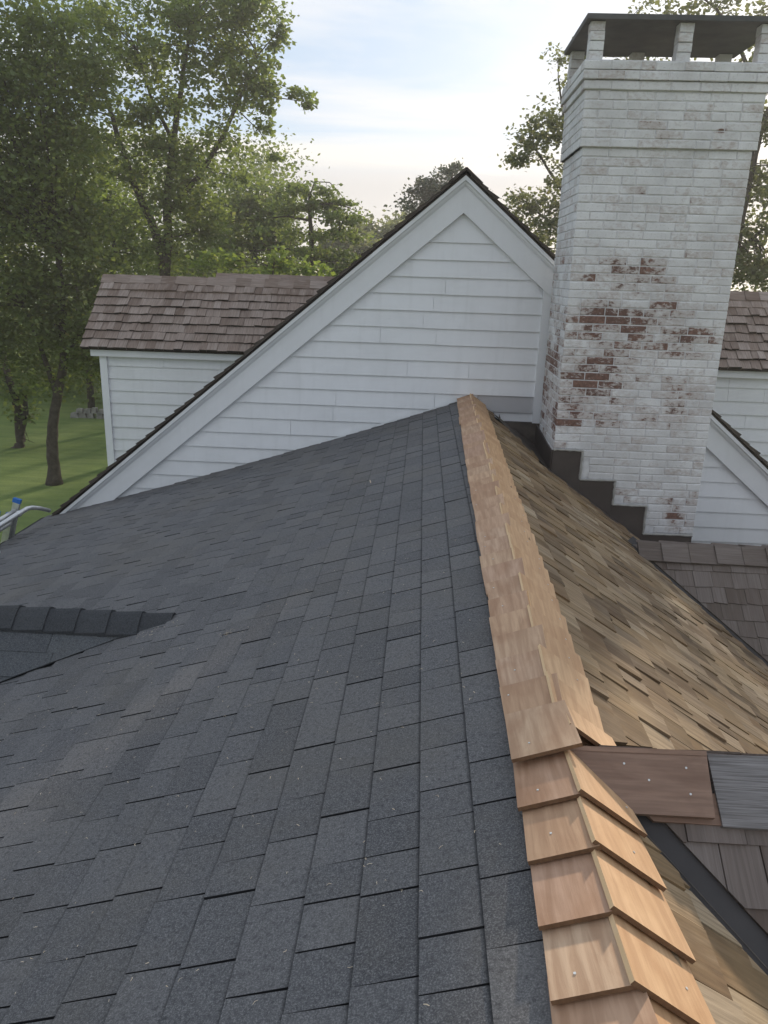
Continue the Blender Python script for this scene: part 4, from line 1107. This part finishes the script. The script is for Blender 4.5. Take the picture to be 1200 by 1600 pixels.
tree('dark_fir', 'dark fir peeping over the peak of the gable', 'tree', (700, 330), 30,
     [(['base', (700, 330), (704, 290), (708, 255)], .16, .03)],
     [(706, 262, 14, 9, 1.5), (695, 275, 26, 9, 1.4), (682, 288, 34, 10, 1.3), (700, 305, 60, 16, 1.3), (668, 308, 28, 13, 1.3), (655, 322, 22, 12, 1.3), (690, 340, 60, 20)], M['leaf_conifer'], size=.14, dens=6.5, per=70, spread=.24, flat=.5, twigs=40)
tree('backlit_tree', 'backlit leafy tree between the gable and the chimney', 'tree', (905, 420), 20,
     [(['base', (905, 420), (900, 300), (905, 180), (915, 90)], .16, .05), ([(902, 330), (860, 270), (835, 230)], .06, .02), ([(902, 260), (880, 180), (872, 120)], .05, .02), ([(903, 370), (850, 340), (815, 310)], .05, .015)],
     [(872, 120, 20, 28, .9), (850, 180, 28, 25, .9), (830, 235, 36, 22, .9), (805, 250, 14, 12), (860, 230, 40, 40), (850, 300, 50, 30, 1.0), (815, 305, 22, 16), (835, 350, 40, 30, 1.1), (865, 380, 40, 25, 1.3), (930, 250, 60, 120, .6), (960, 90, 45, 30, .8), (1000, 60, 60, 40, .5)], M['leaf_dull'], size=.115, dens=6.5, per=75, spread=.22, twigs=80)
tree('leaning_tree', 'leaning trunked tree behind the chimney with branches above its cap', 'tree', (1120, 470), 17,
     [(['base', (1120, 470), (1146, 400), (1160, 320), (1178, 240), (1186, 200), (1176, 150), (1170, 110)], .17, .06), ([(1186, 200), (1215, 150), (1235, 80), (1215, 20)], .09, .03), ([(1170, 110), (1150, 60), (1120, 15), (1090, -10)], .05, .015), ([(1146, 400), (1190, 360), (1230, 340)], .06, .02), ([(1176, 150), (1120, 90), (1070, 30)], .035, .012)],
     [(1180, 380, 50, 60, 1.3), (1150, 430, 50, 30, 1.3), (1220, 300, 50, 60), (1185, 280, 20, 25, .6), (1180, 200, 22, 30, .35), (1195, 130, 25, 30, .5), (1190, 90, 16, 20, .7), (1240, 150, 50, 90), (1150, 8, 40, 14, .9), (1060, 12, 28, 10, .9), (1100, -30, 80, 26, .8), (1200, 20, 40, 20, .8), (1230, 430, 50, 50), (1110, 80, 60, 14, .35)], M['leaf_dull'], size=.115, dens=7, per=75, spread=.22, twigs=90)

# woodland beyond the lawn: one dark mass nobody could count
cl = []
for i in range(1600):
    xx = nrg.uniform(-38, 12); yy = nrg.uniform(28.5, 46); zz = (10.5 if xx < -6.5 else 4.6) * nrg.uniform(0, 1) ** 1.35 + .2
    cl.append((xx, yy, zz))
cl = np.array(cl); C = np.repeat(cl, 120, axis=0); C = C + nrg.normal(0, 1, C.shape) * np.array([.7, .7, .5]); C = C[C[:, 2] > .05]
wd = obj('woodland', leaf_mesh('woodland', C, .17, M['leaf_dark']), None, kind='stuff'); setp(wd, 'dark undergrowth of the wood beyond the lawn', 'woodland')
for i, (xx, yy) in enumerate(((-12.6, 28.9),)):
    root = empty('woodland_trunk', (xx, yy, 0), 'slim dark tree behind the low stone wall', 'tree')
    mb = MB(); mb.tube([(xx, yy, -.05), (xx + rng.uniform(-.1, .1), yy, 1.5), (xx + rng.uniform(-.3, .3), yy, 4), (xx, yy, 7)], [.14, .11, .09, .05], 8); mb.build('trunk', M['bark'], root, smooth=True)
    cc = np.array([[xx, yy, 6.5]]) + nrg.normal(0, 1, (40, 3)) * np.array([1.2, 1.0, 1.0]); C = np.repeat(cc, 40, axis=0); C = C + nrg.normal(0, .35, C.shape)
    obj('crown', leaf_mesh('crown', C, .2, M['leaf_dark']), root)
# dry stone wall at the edge of the wood
SWX, SWY = [float(q) for q in W(*atZ(118, 652, GZ0))[:2]]
sw = empty('stone_wall', (SWX + 1, SWY, 0), 'low dry stone wall in the shade at the edge of the wood', 'wall')
for i in range(16):
    xx = SWX + i * .15 + rng.uniform(-.05, .05); lvl = i % 2
    mb = MB(); w, h, d = rng.uniform(.18, .34), rng.uniform(.14, .22), rng.uniform(.2, .3)
    vs = []
    for (sx, sy, sz) in ((-1, -1, 0), (1, -1, 0), (1, 1, 0), (-1, 1, 0), (-.8, -.8, 1), (.8, -.8, 1), (.8, .8, 1), (-.8, .8, 1)):
        vs.append((xx + sx * w / 2 * rng.uniform(.8, 1.1), SWY + sy * d / 2 * rng.uniform(.8, 1.1), lvl * .18 + sz * h))
    mb.add(vs, BOXF); mb.build('stone', M['stone'], sw)

# ================================================================== HAZE
hm = bpy.data.materials.new('thin_haze'); hm.use_nodes = True; t = hm.node_tree; t.nodes.clear()
pv = N(t, 'ShaderNodeVolumePrincipled'); pv.inputs['Color'].default_value = (.93, .93, .92, 1); pv.inputs['Density'].default_value = .0022; pv.inputs['Anisotropy'].default_value = .5
L(t, pv.outputs[0], N(t, 'ShaderNodeOutputMaterial').inputs['Volume'])
mb = MB(); mb.box((-402, -402, -1), (402, 402, 19)); hz = mb.build('haze', hm, None, kind='stuff')
setp(hz, 'thin pale haze in the low sun over the garden', 'haze')
